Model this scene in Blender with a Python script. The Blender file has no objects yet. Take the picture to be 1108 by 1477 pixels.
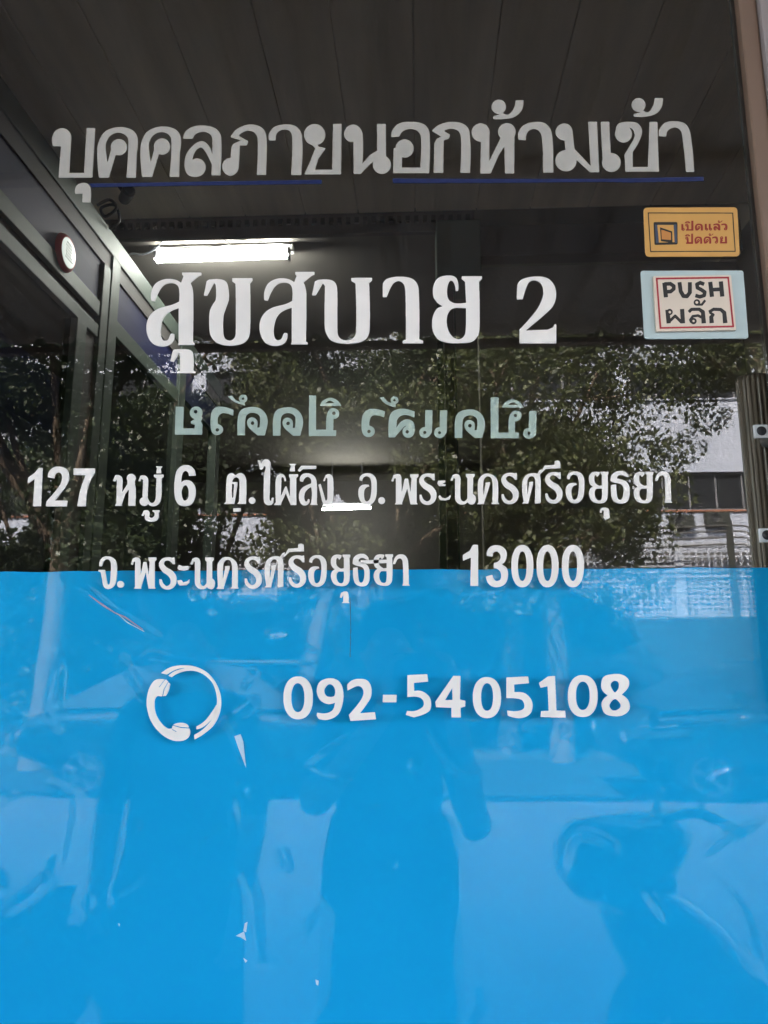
import bpy, bmesh, math, random
import numpy as np
from mathutils import Vector, Matrix, geometry as mgeo

# ------------------------------------------------------------------ camera, world, sun, exposure
S = bpy.context.scene
COL = S.collection
R = math.radians
F_PX, W_PX, H_PX = 1110.0, 1108.0, 1477.0
CAM = Vector((0.0, -0.95, 1.45))
PITCH, YAW = R(11.04), R(2.63)
cd = bpy.data.cameras.new("camera"); cam = bpy.data.objects.new("camera", cd); COL.objects.link(cam)
cam.location = CAM; cam.rotation_euler = (R(90) + PITCH, 0, YAW)
cd.sensor_fit = 'HORIZONTAL'; cd.sensor_width = 36.0; cd.lens = 36.0 * F_PX / W_PX
cd.clip_start = 0.02; cd.clip_end = 1000
S.camera = cam
cd.dof.use_dof = True; cd.dof.focus_distance = 0.99; cd.dof.aperture_fstop = 30.0

SUN_EL, SUN_AZ = R(50), R(-22)          # azimuth measured from +y towards +x: the sun stands behind the shop
world = bpy.data.worlds.new("World"); S.world = world; world.use_nodes = True
wn = world.node_tree.nodes; bgn = wn["Background"]
sky = wn.new("ShaderNodeTexSky"); sky.sky_type = 'NISHITA'; sky.sun_disc = False
sky.dust_density = 4.0; sky.ozone_density = .6; sky.sun_elevation = SUN_EL; sky.sun_rotation = SUN_AZ
world.node_tree.links.new(sky.outputs[0], bgn.inputs[0]); bgn.inputs[1].default_value = 0.15
sl = bpy.data.lights.new("sun", 'SUN'); sl.energy = 4.2; sl.angle = R(0.5); sl.color = (1, .93, .82)
so = bpy.data.objects.new("sun", sl); COL.objects.link(so)
sdir = Vector((math.sin(SUN_AZ) * math.cos(SUN_EL), math.cos(SUN_AZ) * math.cos(SUN_EL), math.sin(SUN_EL)))
so.rotation_euler = sdir.to_track_quat('Z', 'Y').to_euler(); so.location = (0, 10, 30)
S.view_settings.view_transform = 'Standard'; S.view_settings.look = 'None'
S.view_settings.gamma = 1.0; S.view_settings.exposure = 3.95; S.view_settings.use_curve_mapping = False
S.render.engine = 'CYCLES'
S.cycles.use_denoising = True
S.cycles.max_bounces = 10; S.cycles.diffuse_bounces = 5; S.cycles.transparent_max_bounces = 24
S.cycles.sample_clamp_indirect = 6.0
random.seed(7); rng = np.random.default_rng(7)

# ------------------------------------------------------------------ photo pixel -> place
cR = Vector((math.cos(YAW), math.sin(YAW), 0))
cF = Vector((-math.sin(YAW) * math.cos(PITCH), math.cos(YAW) * math.cos(PITCH), math.sin(PITCH)))
cU = cR.cross(cF)
def ray(px, py): return cF + cR * ((px - W_PX / 2) / F_PX) + cU * ((H_PX / 2 - py) / F_PX)
def U(px, py, y=0.0):
    d = ray(px, py); return CAM + d * ((y - CAM.y) / d.y)
def UX(px, py, x):
    d = ray(px, py); return CAM + d * ((x - CAM.x) / d.x)
def UR(px, py, dist):                       # a place seen in the mirror of the glass, dist metres in front of it
    p = U(px, py, dist); return Vector((p.x, -dist, p.z))

# ------------------------------------------------------------------ materials
def new_mat(name):
    m = bpy.data.materials.new(name); m.use_nodes = True
    nt = m.node_tree; return m, nt, nt.nodes["Principled BSDF"]
def mat(name, col, rough=.5, metal=0.0, var=.12, scale=8.0, bump=0.0, bscale=40.0, spec=.5, coat=0.0, stretch=None):
    m, nt, b = new_mat(name)
    N, L = nt.nodes, nt.links
    tc = N.new("ShaderNodeTexCoord"); src = tc.outputs["Object"]
    if stretch:
        mp = N.new("ShaderNodeMapping"); mp.inputs["Scale"].default_value = stretch
        L.new(src, mp.inputs[0]); src = mp.outputs[0]
    nz = N.new("ShaderNodeTexNoise"); nz.inputs["Scale"].default_value = scale; nz.inputs["Detail"].default_value = 6
    L.new(src, nz.inputs["Vector"])
    mx = N.new("ShaderNodeMixRGB"); mx.inputs[0].default_value = 1
    rp = N.new("ShaderNodeMapRange"); rp.inputs[3].default_value = 1 - var; rp.inputs[4].default_value = 1 + var
    L.new(nz.outputs["Fac"], rp.inputs[0])
    mx.blend_type = 'MULTIPLY'; mx.inputs[1].default_value = (*col, 1)
    L.new(rp.outputs[0], mx.inputs[2]); L.new(mx.outputs[0], b.inputs["Base Color"])
    b.inputs["Roughness"].default_value = rough; b.inputs["Metallic"].default_value = metal
    b.inputs["Specular IOR Level"].default_value = spec; b.inputs["Coat Weight"].default_value = coat
    if bump:
        n2 = N.new("ShaderNodeTexNoise"); n2.inputs["Scale"].default_value = bscale; n2.inputs["Detail"].default_value = 4
        L.new(src, n2.inputs["Vector"])
        bp = N.new("ShaderNodeBump"); bp.inputs["Strength"].default_value = bump; bp.inputs["Distance"].default_value = .01
        L.new(n2.outputs["Fac"], bp.inputs["Height"]); L.new(bp.outputs[0], b.inputs["Normal"])
    return m
def emit(name, col, strength):
    m, nt, b = new_mat(name)
    b.inputs["Base Color"].default_value = (.8, .8, .8, 1)
    b.inputs["Emission Color"].default_value = (*col, 1); b.inputs["Emission Strength"].default_value = strength
    return m
def glass_mat(name, k, tint=(1, 1, 1), rough=0.0):
    m, nt, b = new_mat(name); N, L = nt.nodes, nt.links
    N.remove(b)
    tr = N.new("ShaderNodeBsdfTransparent"); tr.inputs[0].default_value = (*tint, 1)
    out = N["Material Output"]
    if k == 0:
        L.new(tr.outputs[0], out.inputs[0]); return m
    gl = N.new("ShaderNodeBsdfGlossy"); gl.inputs["Roughness"].default_value = rough
    ge = N.new("ShaderNodeNewGeometry"); dt = N.new("ShaderNodeVectorMath"); dt.operation = 'DOT_PRODUCT'
    L.new(ge.outputs["Incoming"], dt.inputs[0]); L.new(ge.outputs["Normal"], dt.inputs[1])
    def mth(op, a, b_=None):
        n = N.new("ShaderNodeMath"); n.operation = op; L.new(a, n.inputs[0])
        if b_ is not None: n.inputs[1].default_value = b_
        return n.outputs[0]
    inv = N.new("ShaderNodeMath"); inv.operation = 'SUBTRACT'; inv.inputs[0].default_value = 1.0; L.new(mth('ABSOLUTE', dt.outputs["Value"]), inv.inputs[1])
    fr_out = mth('ADD', mth('MULTIPLY', mth('POWER', inv.outputs[0], 5.0), .96), .04)
    mu = N.new("ShaderNodeMath"); mu.operation = 'MULTIPLY'; mu.inputs[1].default_value = k; mu.use_clamp = True
    mx = N.new("ShaderNodeMixShader")
    L.new(fr_out, mu.inputs[0]); L.new(mu.outputs[0], mx.inputs[0])
    L.new(tr.outputs[0], mx.inputs[1]); L.new(gl.outputs[0], mx.inputs[2]); L.new(mx.outputs[0], out.inputs[0])
    return m
def leaf_mat(name, c1, c2):
    m, nt, b = new_mat(name); N, L = nt.nodes, nt.links
    g = N.new("ShaderNodeNewGeometry"); rp = N.new("ShaderNodeValToRGB")
    rp.color_ramp.elements[0].color = (*c1, 1); rp.color_ramp.elements[1].color = (*c2, 1)
    L.new(g.outputs["Random Per Island"], rp.inputs[0]); L.new(rp.outputs[0], b.inputs["Base Color"])
    b.inputs["Roughness"].default_value = .45
    tl = N.new("ShaderNodeBsdfTranslucent"); L.new(rp.outputs[0], tl.inputs[0])
    mx = N.new("ShaderNodeMixShader"); mx.inputs[0].default_value = .35
    L.new(b.outputs[0], mx.inputs[1]); L.new(tl.outputs[0], mx.inputs[2]); L.new(mx.outputs[0], N["Material Output"].inputs[0])
    return m

# ------------------------------------------------------------------ mesh helpers
class MB:
    def __init__(s): s.v = []; s.f = []; s.smooth = []; s.mi = []
    def add(s, vs, fs, smooth=False, mi=0):
        o = len(s.v); s.v += [tuple(v) for v in vs]
        for f in fs: s.f.append([i + o for i in f]); s.smooth.append(smooth); s.mi.append(mi)
        return s
    def box(s, a, b, bev=0.0, mi=0):
        x0, x1 = sorted((a[0], b[0])); y0, y1 = sorted((a[1], b[1])); z0, z1 = sorted((a[2], b[2]))
        bm = bmesh.new(); bmesh.ops.create_cube(bm, size=1)
        for v in bm.verts: v.co = Vector(((x0 + x1) / 2 + v.co.x * (x1 - x0), (y0 + y1) / 2 + v.co.y * (y1 - y0), (z0 + z1) / 2 + v.co.z * (z1 - z0)))
        if bev > 0: bmesh.ops.bevel(bm, geom=bm.edges[:], offset=min(bev, .45 * min(x1 - x0, y1 - y0, z1 - z0)), segments=2, affect='EDGES', profile=.6)
        bm.verts.index_update(); s.add([v.co for v in bm.verts], [[v.index for v in f.verts] for f in bm.faces], False, mi); bm.free(); return s
    def tube(s, pts, rad, n=10, cap=True, smooth=True, mi=0):
        pts = [Vector(p) for p in pts]
        rad = [rad] * len(pts) if not hasattr(rad, '__len__') else rad
        rings = []; up = None
        for i, p in enumerate(pts):
            t = (pts[min(i + 1, len(pts) - 1)] - pts[max(i - 1, 0)]).normalized()
            if up is None: up = t.orthogonal().normalized()
            else: up = (up - t * up.dot(t)); up = up.normalized() if up.length > 1e-6 else t.orthogonal().normalized()
            w = t.cross(up)
            rings.append([p + (up * math.cos(a) + w * math.sin(a)) * rad[i] for a in [2 * math.pi * k / n for k in range(n)]])
        vs = [v for r in rings for v in r]; fs = []
        for i in range(len(pts) - 1):
            for k in range(n): fs.append([i * n + k, i * n + (k + 1) % n, (i + 1) * n + (k + 1) % n, (i + 1) * n + k])
        s.add(vs, fs, smooth, mi)
        if cap: s.add(rings[0], [list(range(n))[::-1]], False, mi); s.add(rings[-1], [list(range(n))], False, mi)
        return s
    def lathe(s, prof, n=24, c=(0, 0, 0), axis='z', mi=0):          # prof: (radius, height)
        vs = []; fs = []
        for r, h in prof:
            for k in range(n):
                a = 2 * math.pi * k / n; x, y = r * math.cos(a), r * math.sin(a)
                p = (x, y, h) if axis == 'z' else ((x, h, y) if axis == 'y' else (h, x, y))
                vs.append((p[0] + c[0], p[1] + c[1], p[2] + c[2]))
        for i in range(len(prof) - 1):
            for k in range(n): fs.append([i * n + k, i * n + (k + 1) % n, (i + 1) * n + (k + 1) % n, (i + 1) * n + k])
        return s.add(vs, fs, True, mi)
    def build(s, name, m, parent=None, fixn=True):
        me = bpy.data.meshes.new(name)
        off = Vector((0, 0, 0))
        if parent is not None:
            p = parent
            while p is not None: off += p.location; p = p.parent
        me.from_pydata([Vector(v) - off for v in s.v], [], s.f)
        for mm in (m if isinstance(m, (list, tuple)) else [m]): me.materials.append(mm)
        me.polygons.foreach_set("use_smooth", s.smooth); me.polygons.foreach_set("material_index", s.mi)
        if fixn:
            bm = bmesh.new(); bm.from_mesh(me); bmesh.ops.recalc_face_normals(bm, faces=bm.faces[:]); bm.to_mesh(me); bm.free()
        me.update()
        o = bpy.data.objects.new(name, me); COL.objects.link(o)
        if parent is not None: o.parent = parent
        return o
def tag(o, label=None, cat=None, group=None, kind=None):
    if label: o["label"] = label
    if cat: o["category"] = cat
    if group: o["group"] = group
    if kind: o["kind"] = kind
    return o
def empty(name, loc, label, cat, group=None):
    o = bpy.data.objects.new(name, None); COL.objects.link(o); o.location = loc; o.empty_display_size = .1
    return tag(o, label, cat, group)
def dup(o, loc, rz=0.0, label=None):
    r = o.copy(); COL.objects.link(r); r.location = loc; r.rotation_euler = (0, 0, rz)
    if label: r["label"] = label
    for ch in list(o.children):
        c = ch.copy(); COL.objects.link(c); c.parent = r
        for g in list(ch.children):
            d = g.copy(); COL.objects.link(d); d.parent = c
    return r

# ------------------------------------------------------------------ cut vinyl: outlines -> smooth flat letters on the glass
def spline(pts):
    n = len(pts); out = []
    P = [np.array(p[:2], float) for p in pts]; sm = [len(p) > 2 and p[2] for p in pts]
    for i in range(n):
        j = (i + 1) % n; p0, p1, p2, p3 = P[i - 1], P[i], P[j], P[(j + 1) % n]
        out.append(p1)
        if not (sm[i] or sm[j]): continue
        d = np.linalg.norm(p2 - p1)
        def tan(a, b, c, s):
            if not s: return None
            t = c - a; l = np.linalg.norm(t); return t / l * d if l > 0 else t
        t1, t2 = tan(p0, p1, p2, sm[i]), tan(p1, p2, p3, sm[j])
        if t1 is None: t1 = (p2 - p1) * 1.5 - t2 * .5
        if t2 is None: t2 = (p2 - p1) * 1.5 - t1 * .5
        for k in range(1, 7):
            u = k / 7; h1 = 2 * u**3 - 3 * u**2 + 1; h2 = u**3 - 2 * u**2 + u; h3 = -2 * u**3 + 3 * u**2; h4 = u**3 - u**2
            out.append(p1 * h1 + t1 * h2 + p2 * h3 + t2 * h4)
    return np.array(out)
def xf(pts, ox=0, oy=0, dx=0, dy=0, sx=1, sy=1):
    return [((p[0] - ox) * sx + ox + dx, (p[1] - oy) * sy + oy + dy) + tuple(p[2:]) for p in pts]
def sup(cx, cy, rx, ry, e=2.25, n=40):
    return [(cx + rx * abs(math.cos(t))**(2 / e) * math.copysign(1, math.cos(t)), cy + ry * abs(math.sin(t))**(2 / e) * math.copysign(1, math.sin(t))) for t in [2 * math.pi * k / n for k in range(n)]]
def stroke(pts, w):
    pts = [np.array(p, float) for p in pts]; w = [w] * len(pts) if not hasattr(w, '__len__') else w
    res = []
    for i in range(len(pts) - 1):
        d = pts[i + 1] - pts[i]; n = np.array([-d[1], d[0]]) / (np.linalg.norm(d) + 1e-9)
        res.append(('P', [tuple(pts[i] + n * w[i] / 2), tuple(pts[i + 1] + n * w[i + 1] / 2), tuple(pts[i + 1] - n * w[i + 1] / 2), tuple(pts[i] - n * w[i] / 2)]))
    for p, ww in zip(pts[1:-1], w[1:-1]): res.append(('C', p[0], p[1], ww / 2))
    return res
def inside(poly, X, Y):
    c = np.zeros(X.shape, bool); x0, y0 = poly[-1]
    for x1, y1 in poly:
        if y0 != y1:
            m = (Y < y0) != (Y < y1); c ^= m & (X < (x1 - x0) * (Y - y0) / (y1 - y0) + x0)
        x0, y0 = x1, y1
    return c
def contours(prims, org, res=0.25, blur=2, simp=.05):
    """prims in crop coordinates -> closed loops in photo pixels"""
    X0, Y0, s = org
    shapes = []
    for pr in prims:
        k = pr[0]; neg = k.startswith('-'); k = k.strip('-')
        if k == 'P': pg = spline(pr[1]) * s + np.array([X0, Y0])
        else:
            a = np.linspace(0, 2 * np.pi, 48, endpoint=False)
            pg = np.stack([pr[1] + pr[3] * np.cos(a), pr[2] + pr[3] * np.sin(a)], 1) * s + np.array([X0, Y0])
        shapes.append((neg, pg))
    al = np.concatenate([p for n, p in shapes if not n]); lo = al.min(0) - 2; hi = al.max(0) + 2
    gx = np.arange(lo[0], hi[0], res); gy = np.arange(lo[1], hi[1], res)
    X, Y = np.meshgrid(gx, gy); M = np.zeros(X.shape, bool)
    for n, p in shapes:
        q = inside(p, X, Y); M = (M & ~q) if n else (M | q)
    A = M.astype(float)
    for _ in range(blur):
        B = A.copy(); B[1:-1] = (A[:-2] + 2 * A[1:-1] + A[2:]) / 4; A = B.copy(); A[:, 1:-1] = (B[:, :-2] + 2 * B[:, 1:-1] + B[:, 2:]) / 4
    A = A - .5; A[A == 0] = 1e-9
    H, Wd = A.shape; seg = {}
    I = A > 0
    code = I[:-1, :-1] * 1 + I[:-1, 1:] * 2 + I[1:, 1:] * 4 + I[1:, :-1] * 8
    T = {1: [(3, 0)], 2: [(0, 1)], 3: [(3, 1)], 4: [(1, 2)], 5: [(3, 2), (1, 0)], 6: [(0, 2)], 7: [(3, 2)], 8: [(2, 3)], 9: [(2, 0)], 10: [(0, 3), (2, 1)], 11: [(2, 1)], 12: [(1, 3)], 13: [(1, 0)], 14: [(0, 3)]}
    def ek(r, c, e): return [('h', r, c), ('v', r, c + 1), ('h', r + 1, c), ('v', r, c)][e]
    for r, c in zip(*np.nonzero((code > 0) & (code < 15))):
        for a, b in T[int(code[r, c])]: seg[ek(r, c, a)] = ek(r, c, b)
    def pos(k):
        t, r, c = k
        if t == 'h': f = A[r, c] / (A[r, c] - A[r, c + 1]); return (gx[c] + f * res, gy[r])
        f = A[r, c] / (A[r, c] - A[r + 1, c]); return (gx[c], gy[r] + f * res)
    loops = []
    while seg:
        k0 = next(iter(seg)); lp = []; k = k0
        while k in seg: lp.append(pos(k)); k = seg.pop(k)
        if len(lp) > 8: loops.append(simplify(np.array(lp), simp))
    return loops
def simplify(p, tol):
    keep = np.zeros(len(p), bool); h = len(p) // 2; keep[0] = keep[h] = True
    st = [(0, h), (h, len(p))]
    while st:
        a, b = st.pop()
        if b - a < 2: continue
        A_, B_ = p[a], p[b % len(p)]; d = B_ - A_; l = np.hypot(*d) + 1e-12
        q = p[a + 1:b]; ds = np.abs(d[0] * (q[:, 1] - A_[1]) - d[1] * (q[:, 0] - A_[0])) / l
        i = int(ds.argmax())
        if ds[i] > tol: keep[a + 1 + i] = True; st += [(a, a + 1 + i), (a + 1 + i, b)]
    return p[keep]
def area(l): x, y = l[:, 0], l[:, 1]; return .5 * np.sum(x * np.roll(y, -1) - np.roll(x, -1) * y)
def letter(name, prims, org, m, parent, y_front=-.002, y_back=0.0, res=.25, blur=2, simp=.05):
    loops = [l for l in contours(prims, org, res, blur, simp) if len(l) > 2]
    big = max(loops, key=lambda l: abs(area(l))); sg = np.sign(area(big))
    outers = [l for l in loops if np.sign(area(l)) == sg]; holes = [l for l in loops if np.sign(area(l)) != sg]
    mb = MB()
    for o in outers:
        hs = [h for h in holes if inside(o, np.array([h[0, 0]]), np.array([h[0, 1]]))[0]]
        grp = [o] + hs
        pts3 = [[Vector((q[0], q[1], 0)) for q in l] for l in grp]
        tris = mgeo.tessellate_polygon(pts3)
        flat = [q for l in grp for q in l]
        fr = [U(q[0], q[1], y_front) for q in flat]
        mb.add(fr, [list(t) for t in tris])
        i0 = 0
        for l in grp:
            n = len(l); a = fr[i0:i0 + n]; b = [Vector((q.x, y_back, q.z)) for q in a]
            mb.add(a + b, [[k, (k + 1) % n, n + (k + 1) % n, n + k] for k in range(n)]); i0 += n
    return mb.build(name, m, parent)
# ------------------------------------------------------------------ the writing on the door (outlines of each cut letter)
def P(*pts): return ('P', list(pts))
def C(x, y, r): return ('C', x, y, r)
def nC(x, y, r): return ('-C', x, y, r)
def mv(prims, dx, dy, sx=1, sy=1, ox=0, oy=0):
    out = []
    for p in prims:
        if p[0].endswith('P'): out.append((p[0], xf(p[1], ox, oy, dx, dy, sx, sy)))
        else: out.append((p[0], (p[1] - ox) * sx + ox + dx, (p[2] - oy) * sy + oy + dy, p[3] * (sx + sy) / 2))
    return out
def zero(x0, x1, y0, y1, a0, a1, b0, b1, e=2.25):
    return [('P', sup((x0 + x1) / 2, (y0 + y1) / 2, (x1 - x0) / 2, (y1 - y0) / 2, e)), ('-P', sup((a0 + a1) / 2, (b0 + b1) / 2, (a1 - a0) / 2, (b1 - b0) / 2, e))]
kA, kE, kM2 = 500 / 1108, 260 / 1108, 280 / 1108
A_ = (60, 130, kA); B_ = (540, 130, kA); C_ = (200, 380, 320 / 1108); D_ = (500, 380, 320 / 1108)
E1 = (30, 655, kE); E2 = (310, 655, kE); E3 = (550, 655, kE); E4 = (740, 655, kE)
F1 = (130, 775, kE); F2 = (370, 775, kE); F3 = (640, 770, kE)
G1 = (400, 955, kE); G2 = (660, 955, kE); H_ = (554, 850, .5); I_ = (190, 940, kE)
M1 = (240, 555, kE); M2 = (510, 555, kM2); K8 = (900, 280, 208 / 1108)

kho = [P((183,279),(178,215,1),(181,170,1),(202,133,1),(245,118,1),(288,126,1),(306,150,1),(304,200),(301,279),(271,279),(277,160,1),(266,142,1),(242,136,1),(218,147,1),(205,172,1),(206,200,1),(211,232),(222,190),(250,200),(236,208),(215,279)), C(247,182,26)]
ROW1 = [
 ('letter', A_, [P((36,178),(34,152,1),(46,128,1),(72,122,1),(92,138,1),(94,160),(88,264),(136,264),(144,121),(171,121),(162,279),(54,279),(62,180))]),
 ('vowel_mark', A_, [P((106,326),(112,305,1),(130,296,1),(148,300,1),(157,318,1),(156,358),(130,358),(131,330),(108,331))]),
 ('letter', A_, kho), ('letter', A_, mv(kho, 138, -2)),
 ('letter', A_, [P((452,155),(462,130,1),(490,115,1),(530,114,1),(560,125,1),(574,150,1),(571,272),(543,272),(546,160,1),(540,142,1),(520,133,1),(495,138,1),(482,155)),
                 P((546,210),(536,180,1),(514,163,1),(486,175,1),(463,205,1),(457,240,1),(466,268,1),(490,277,1),(515,268,1),(525,245,1),(515,225,1),(495,218,1),(482,224),(486,205,1),(498,188,1),(512,184,1),(526,200,1),(545,240))]),
 ('letter', A_, [P((604,150),(622,126,1),(655,111,1),(688,112,1),(712,128,1),(719,155,1),(717,271),(688,271),(691,160,1),(682,137,1),(662,129,1),(640,136,1),(630,146),(661,163),(656,176),(634,177),(630,243),(624,262,1),(606,273,1),(586,265,1),(577,243,1),(588,222,1),(604,217),(607,182),(612,172),(636,160))]),
 ('letter', A_, [P((727,160),(727,140,1),(745,117,1),(785,109,1),(815,117,1),(832,145,1),(830,271),(798,271),(801,150,1),(792,130,1),(770,126,1),(752,138,1),(748,160))]),
 ('letter', A_, [P((850,160),(875,185),(860,225),(840,269),(957,269),(959,108),(932,108),(929,254),(874,254),(884,220),(908,186),(885,180),(880,172),(900,160)), C(873,142,34)]),
 ('letter', A_, [P((998,267),(1020,267),(1050,236),(1075,218),(1100,205),(1075,192),(1050,207),(1026,234),(1026,140,1),(1015,118,1),(995,110,1),(975,119,1),(967,140,1),(972,155,1),(985,164),(997,164)), P((1072,108),(1101,108),(1101,225),(1073,225)), C(1088,238,29)]),
 ('letter', B_, [P((54,150),(58,128,1),(80,106,1),(122,101,1),(160,110,1),(176,135,1),(175,265),(60,265),(62,185),(90,185),(88,247),(147,247),(149,150,1),(138,130,1),(112,124,1),(90,132,1),(80,148)), C(97,186,29)]),
 ('letter', B_, [P((184,130),(205,112,1),(245,101,1),(285,108,1),(304,132,1),(306,264),(275,264),(277,150,1),(268,130,1),(245,123,1),(222,130),(243,142),(238,155),(222,160),(220,264),(190,264),(192,170),(200,155),(214,148))]),
 ('letter', B_, [P((341,155),(368,135),(368,226),(405,150),(420,150),(448,150),(447,266),(418,266),(416,180),(398,207),(372,266),(339,266)), C(340,135,29), C(424,133,28)]),
 ('tone_mark', B_, [P((381,92),(380,84),(402,76),(398,60),(425,78,1),(445,60,1),(452,32),(477,32),(472,62,1),(450,84,1),(415,92,1)), C(398,53,23)]),
 ('letter', B_, [P((461,158),(461,135,1),(478,112,1),(520,101,1),(552,110,1),(568,140,1),(572,263),(540,263),(536,150,1),(526,130,1),(508,124,1),(490,134,1),(484,160))]),
 ('letter', B_, [P((608,150),(634,135),(640,188),(692,242),(684,101),(712,101),(719,262),(690,262),(640,217),(612,205)), C(607,133,27), C(613,225,34)]),
 ('letter', B_, [P((724,101),(751,101),(756,205),(758,230),(731,235)), C(758,231,30)]),
 ('letter', B_, [P((772,132),(780,108,1),(810,101,1),(842,106,1),(856,130,1),(846,165,1),(826,198),(826,245),(875,245),(880,101),(905,101),(910,260),(803,260),(800,205),(820,172,1),(832,148,1),(830,130,1),(818,120,1),(797,120)), C(797,140,27)]),
 ('tone_mark', B_, [P((830,84),(829,76),(850,70),(848,50),(872,70,1),(890,52,1),(897,25),(923,25),(918,55,1),(898,76,1),(862,85,1)), C(845,47,22)]),
 ('letter', B_, [P((910,147),(912,125,1),(930,104,1),(965,99,1),(995,108,1),(1010,135,1),(1023,261),(997,261),(984,140,1),(975,124,1),(958,119,1),(938,130,1),(933,148))]),
]
so_ = [P((62,185),(64,140,1),(85,100,1),(130,78,1),(180,80,1),(212,96),(224,64),(217,55),(217,45),(313,45),(313,57),(300,62),(258,96),(266,115,1),(272,150,1),(270,392),(278,397),(278,406),(196,406),(200,396),(200,222),(150,243,1),(125,270,1),(112,310,1),(110,355,1),(122,383,1),(145,382,1),(157,358,1),(163,349),(178,352),(175,380,1),(155,405,1),(110,414,1),(65,395,1),(42,350,1),(40,300,1),(60,255,1),(100,225,1),(170,205,1),(202,190),(202,130,1),(190,105,1),(160,97,1),(125,108,1),(100,140,1),(80,188))]
ROW3 = [
 ('letter', C_, so_),
 ('vowel_mark', C_, [P((158,488),(172,432),(180,429),(250,430,1),(270,445,1),(272,535),(283,538),(283,547),(195,547),(195,538),(207,535),(207,450),(198,447),(188,470),(175,490))]),
 ('letter', C_, [P((325,160),(340,88),(352,80),(405,78,1),(436,90,1),(447,120,1),(450,175,1),(436,220,1),(423,260,1),(422,340,1),(430,372,1),(455,385,1),(478,372,1),(485,340,1),(484,100),(467,88),(467,73),(568,73),(568,85),(556,98),(556,330,1),(545,375,1),(515,400,1),(455,410,1),(395,397,1),(362,365,1),(353,320,1),(355,240,1),(370,205,1),(385,180,1),(385,105),(376,96),(342,160))]),
 ('letter', C_, mv(so_, 565, -3)),
 ('letter', C_, [P((866,158),(880,90),(895,82),(945,80,1),(978,92,1),(991,125,1),(993,340,1),(1005,372,1),(1038,384,1),(1072,372,1),(1086,340,1),(1083,98),(1062,86),(1062,72),(1166,71),(1166,83),(1151,96),(1154,325,1),(1140,370,1),(1105,392,1),(1035,400,1),(965,385,1),(935,345,1),(929,300,1),(931,112),(920,98),(884,158))]),
 ('letter', D_, [P((180,167),(181,100),(200,78,1),(250,66,1),(310,70,1),(345,90,1),(360,130,1),(363,378),(382,386),(382,398),(280,398),(280,386),(296,380),(294,150,1),(287,105,1),(268,88,1),(245,90,1),(225,110,1),(200,167))]),
 ('letter', D_, [P((558,135),(556,90,1),(540,66,1),(500,60,1),(455,75,1),(433,115,1),(434,165,1),(455,195,1),(482,213),(450,228,1),(430,270,1),(430,330,1),(455,375,1),(500,394,1),(565,397,1),(625,390,1),(655,360,1),(664,320,1),(662,90),(677,76),(677,63),(575,63),(575,76),(592,90),(597,196),(540,198,1),(510,180,1),(502,140,1),(510,95,1),(525,84,1),(540,105,1),(545,137)),
                 ('-P', [(597,222),(595,330,1),(585,365,1),(555,378,1),(520,355,1),(502,310,1),(503,260,1),(520,230,1),(545,220)])]),
 ('digit', D_, [P((850,178),(853,105),(875,80,1),(935,65,1),(1000,72,1),(1035,105,1),(1047,155,1),(1035,205,1),(1000,245,1),(905,325),(895,335),(1005,330),(1030,320),(1040,303),(1048,305),(1048,398),(864,398),(864,330),(940,245,1),(970,195,1),(983,150,1),(975,105,1),(945,84,1),(915,90,1),(898,120,1),(880,178))]),
]
g_r = [P((330,160),(318,160),(300,142,1),(275,138,1),(262,155,1),(275,175,1),(315,200,1),(338,235,1),(335,280,1),(305,308,1),(265,308,1),(240,285,1),(235,250),(248,250),(258,275,1),(280,290,1),(300,280,1),(305,255,1),(290,230,1),(255,205,1),(235,175,1),(235,150,1),(255,126,1),(290,118,1),(315,122),(328,118))]
g_ph = [P((62,165),(75,130),(95,122),(115,126,1),(124,145),(126,235),(145,150),(165,150),(180,235),(186,150),(178,138),(178,124),(230,124),(230,136),(218,148),(218,298),(225,308),(180,308),(160,210),(128,300),(130,308),(82,308),(90,298),(90,148),(80,148),(74,168))]
g_n = [P((425,162),(438,130),(460,122,1),(480,130,1),(488,155),(487,265,1),(495,285,1),(512,290,1),(530,270),(530,148),(520,138),(520,122),(575,122),(575,134),(565,146),(564,245),(580,262,1),(580,290,1),(565,308,1),(540,305),(530,295),(510,308,1),(480,306,1),(458,285,1),(454,250),(454,150),(445,145),(438,163))]
g_kh = [P((588,308),(598,295),(594,200,1),(600,155,1),(630,124,1),(670,122,1),(705,145,1),(718,180,1),(718,296),(726,306),(676,306),(684,296),(684,175,1),(675,145,1),(655,136,1),(635,150,1),(628,180,1),(628,260),(642,185),(640,175),(668,172),(668,190),(632,300),(632,308))]
g_sh = [P((865,304),(876,292),(866,200,1),(875,150,1),(900,124,1),(940,116,1),(960,120),(975,98),(992,92),(975,128),(980,160,1),(980,300),(945,304),(948,180,1),(942,145,1),(925,134,1),(905,148,1),(898,180,1),(898,255),(910,185),(908,172),(935,168),(932,190),(905,300),(905,304))]
g_o = [P((888,160),(895,135,1),(925,118,1),(965,122,1),(990,150,1),(996,200,1),(990,265,1),(970,300,1),(935,312,1),(900,295,1),(882,250,1),(886,210,1),(905,190,1),(945,188),(950,198),(930,205,1),(918,225,1),(918,265,1),(930,290,1),(950,280,1),(960,240,1),(962,180,1),(952,145,1),(930,135,1),(912,145,1),(905,165))]
g_y = [P((535,112),(530,128),(518,140),(508,128,1),(500,145,1),(505,175,1),(530,195),(548,192),(548,128),(540,120),(540,108),(588,108),(588,120),(582,128),(582,265,1),(565,295,1),(530,302,1),(490,290,1),(470,255,1),(472,220,1),(492,198),(474,180,1),(468,145,1),(480,118,1),(505,108,1)), ('-P', [(548,212),(548,260,1),(540,282,1),(520,282,1),(505,260,1),(503,230,1),(515,212)])]
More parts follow.
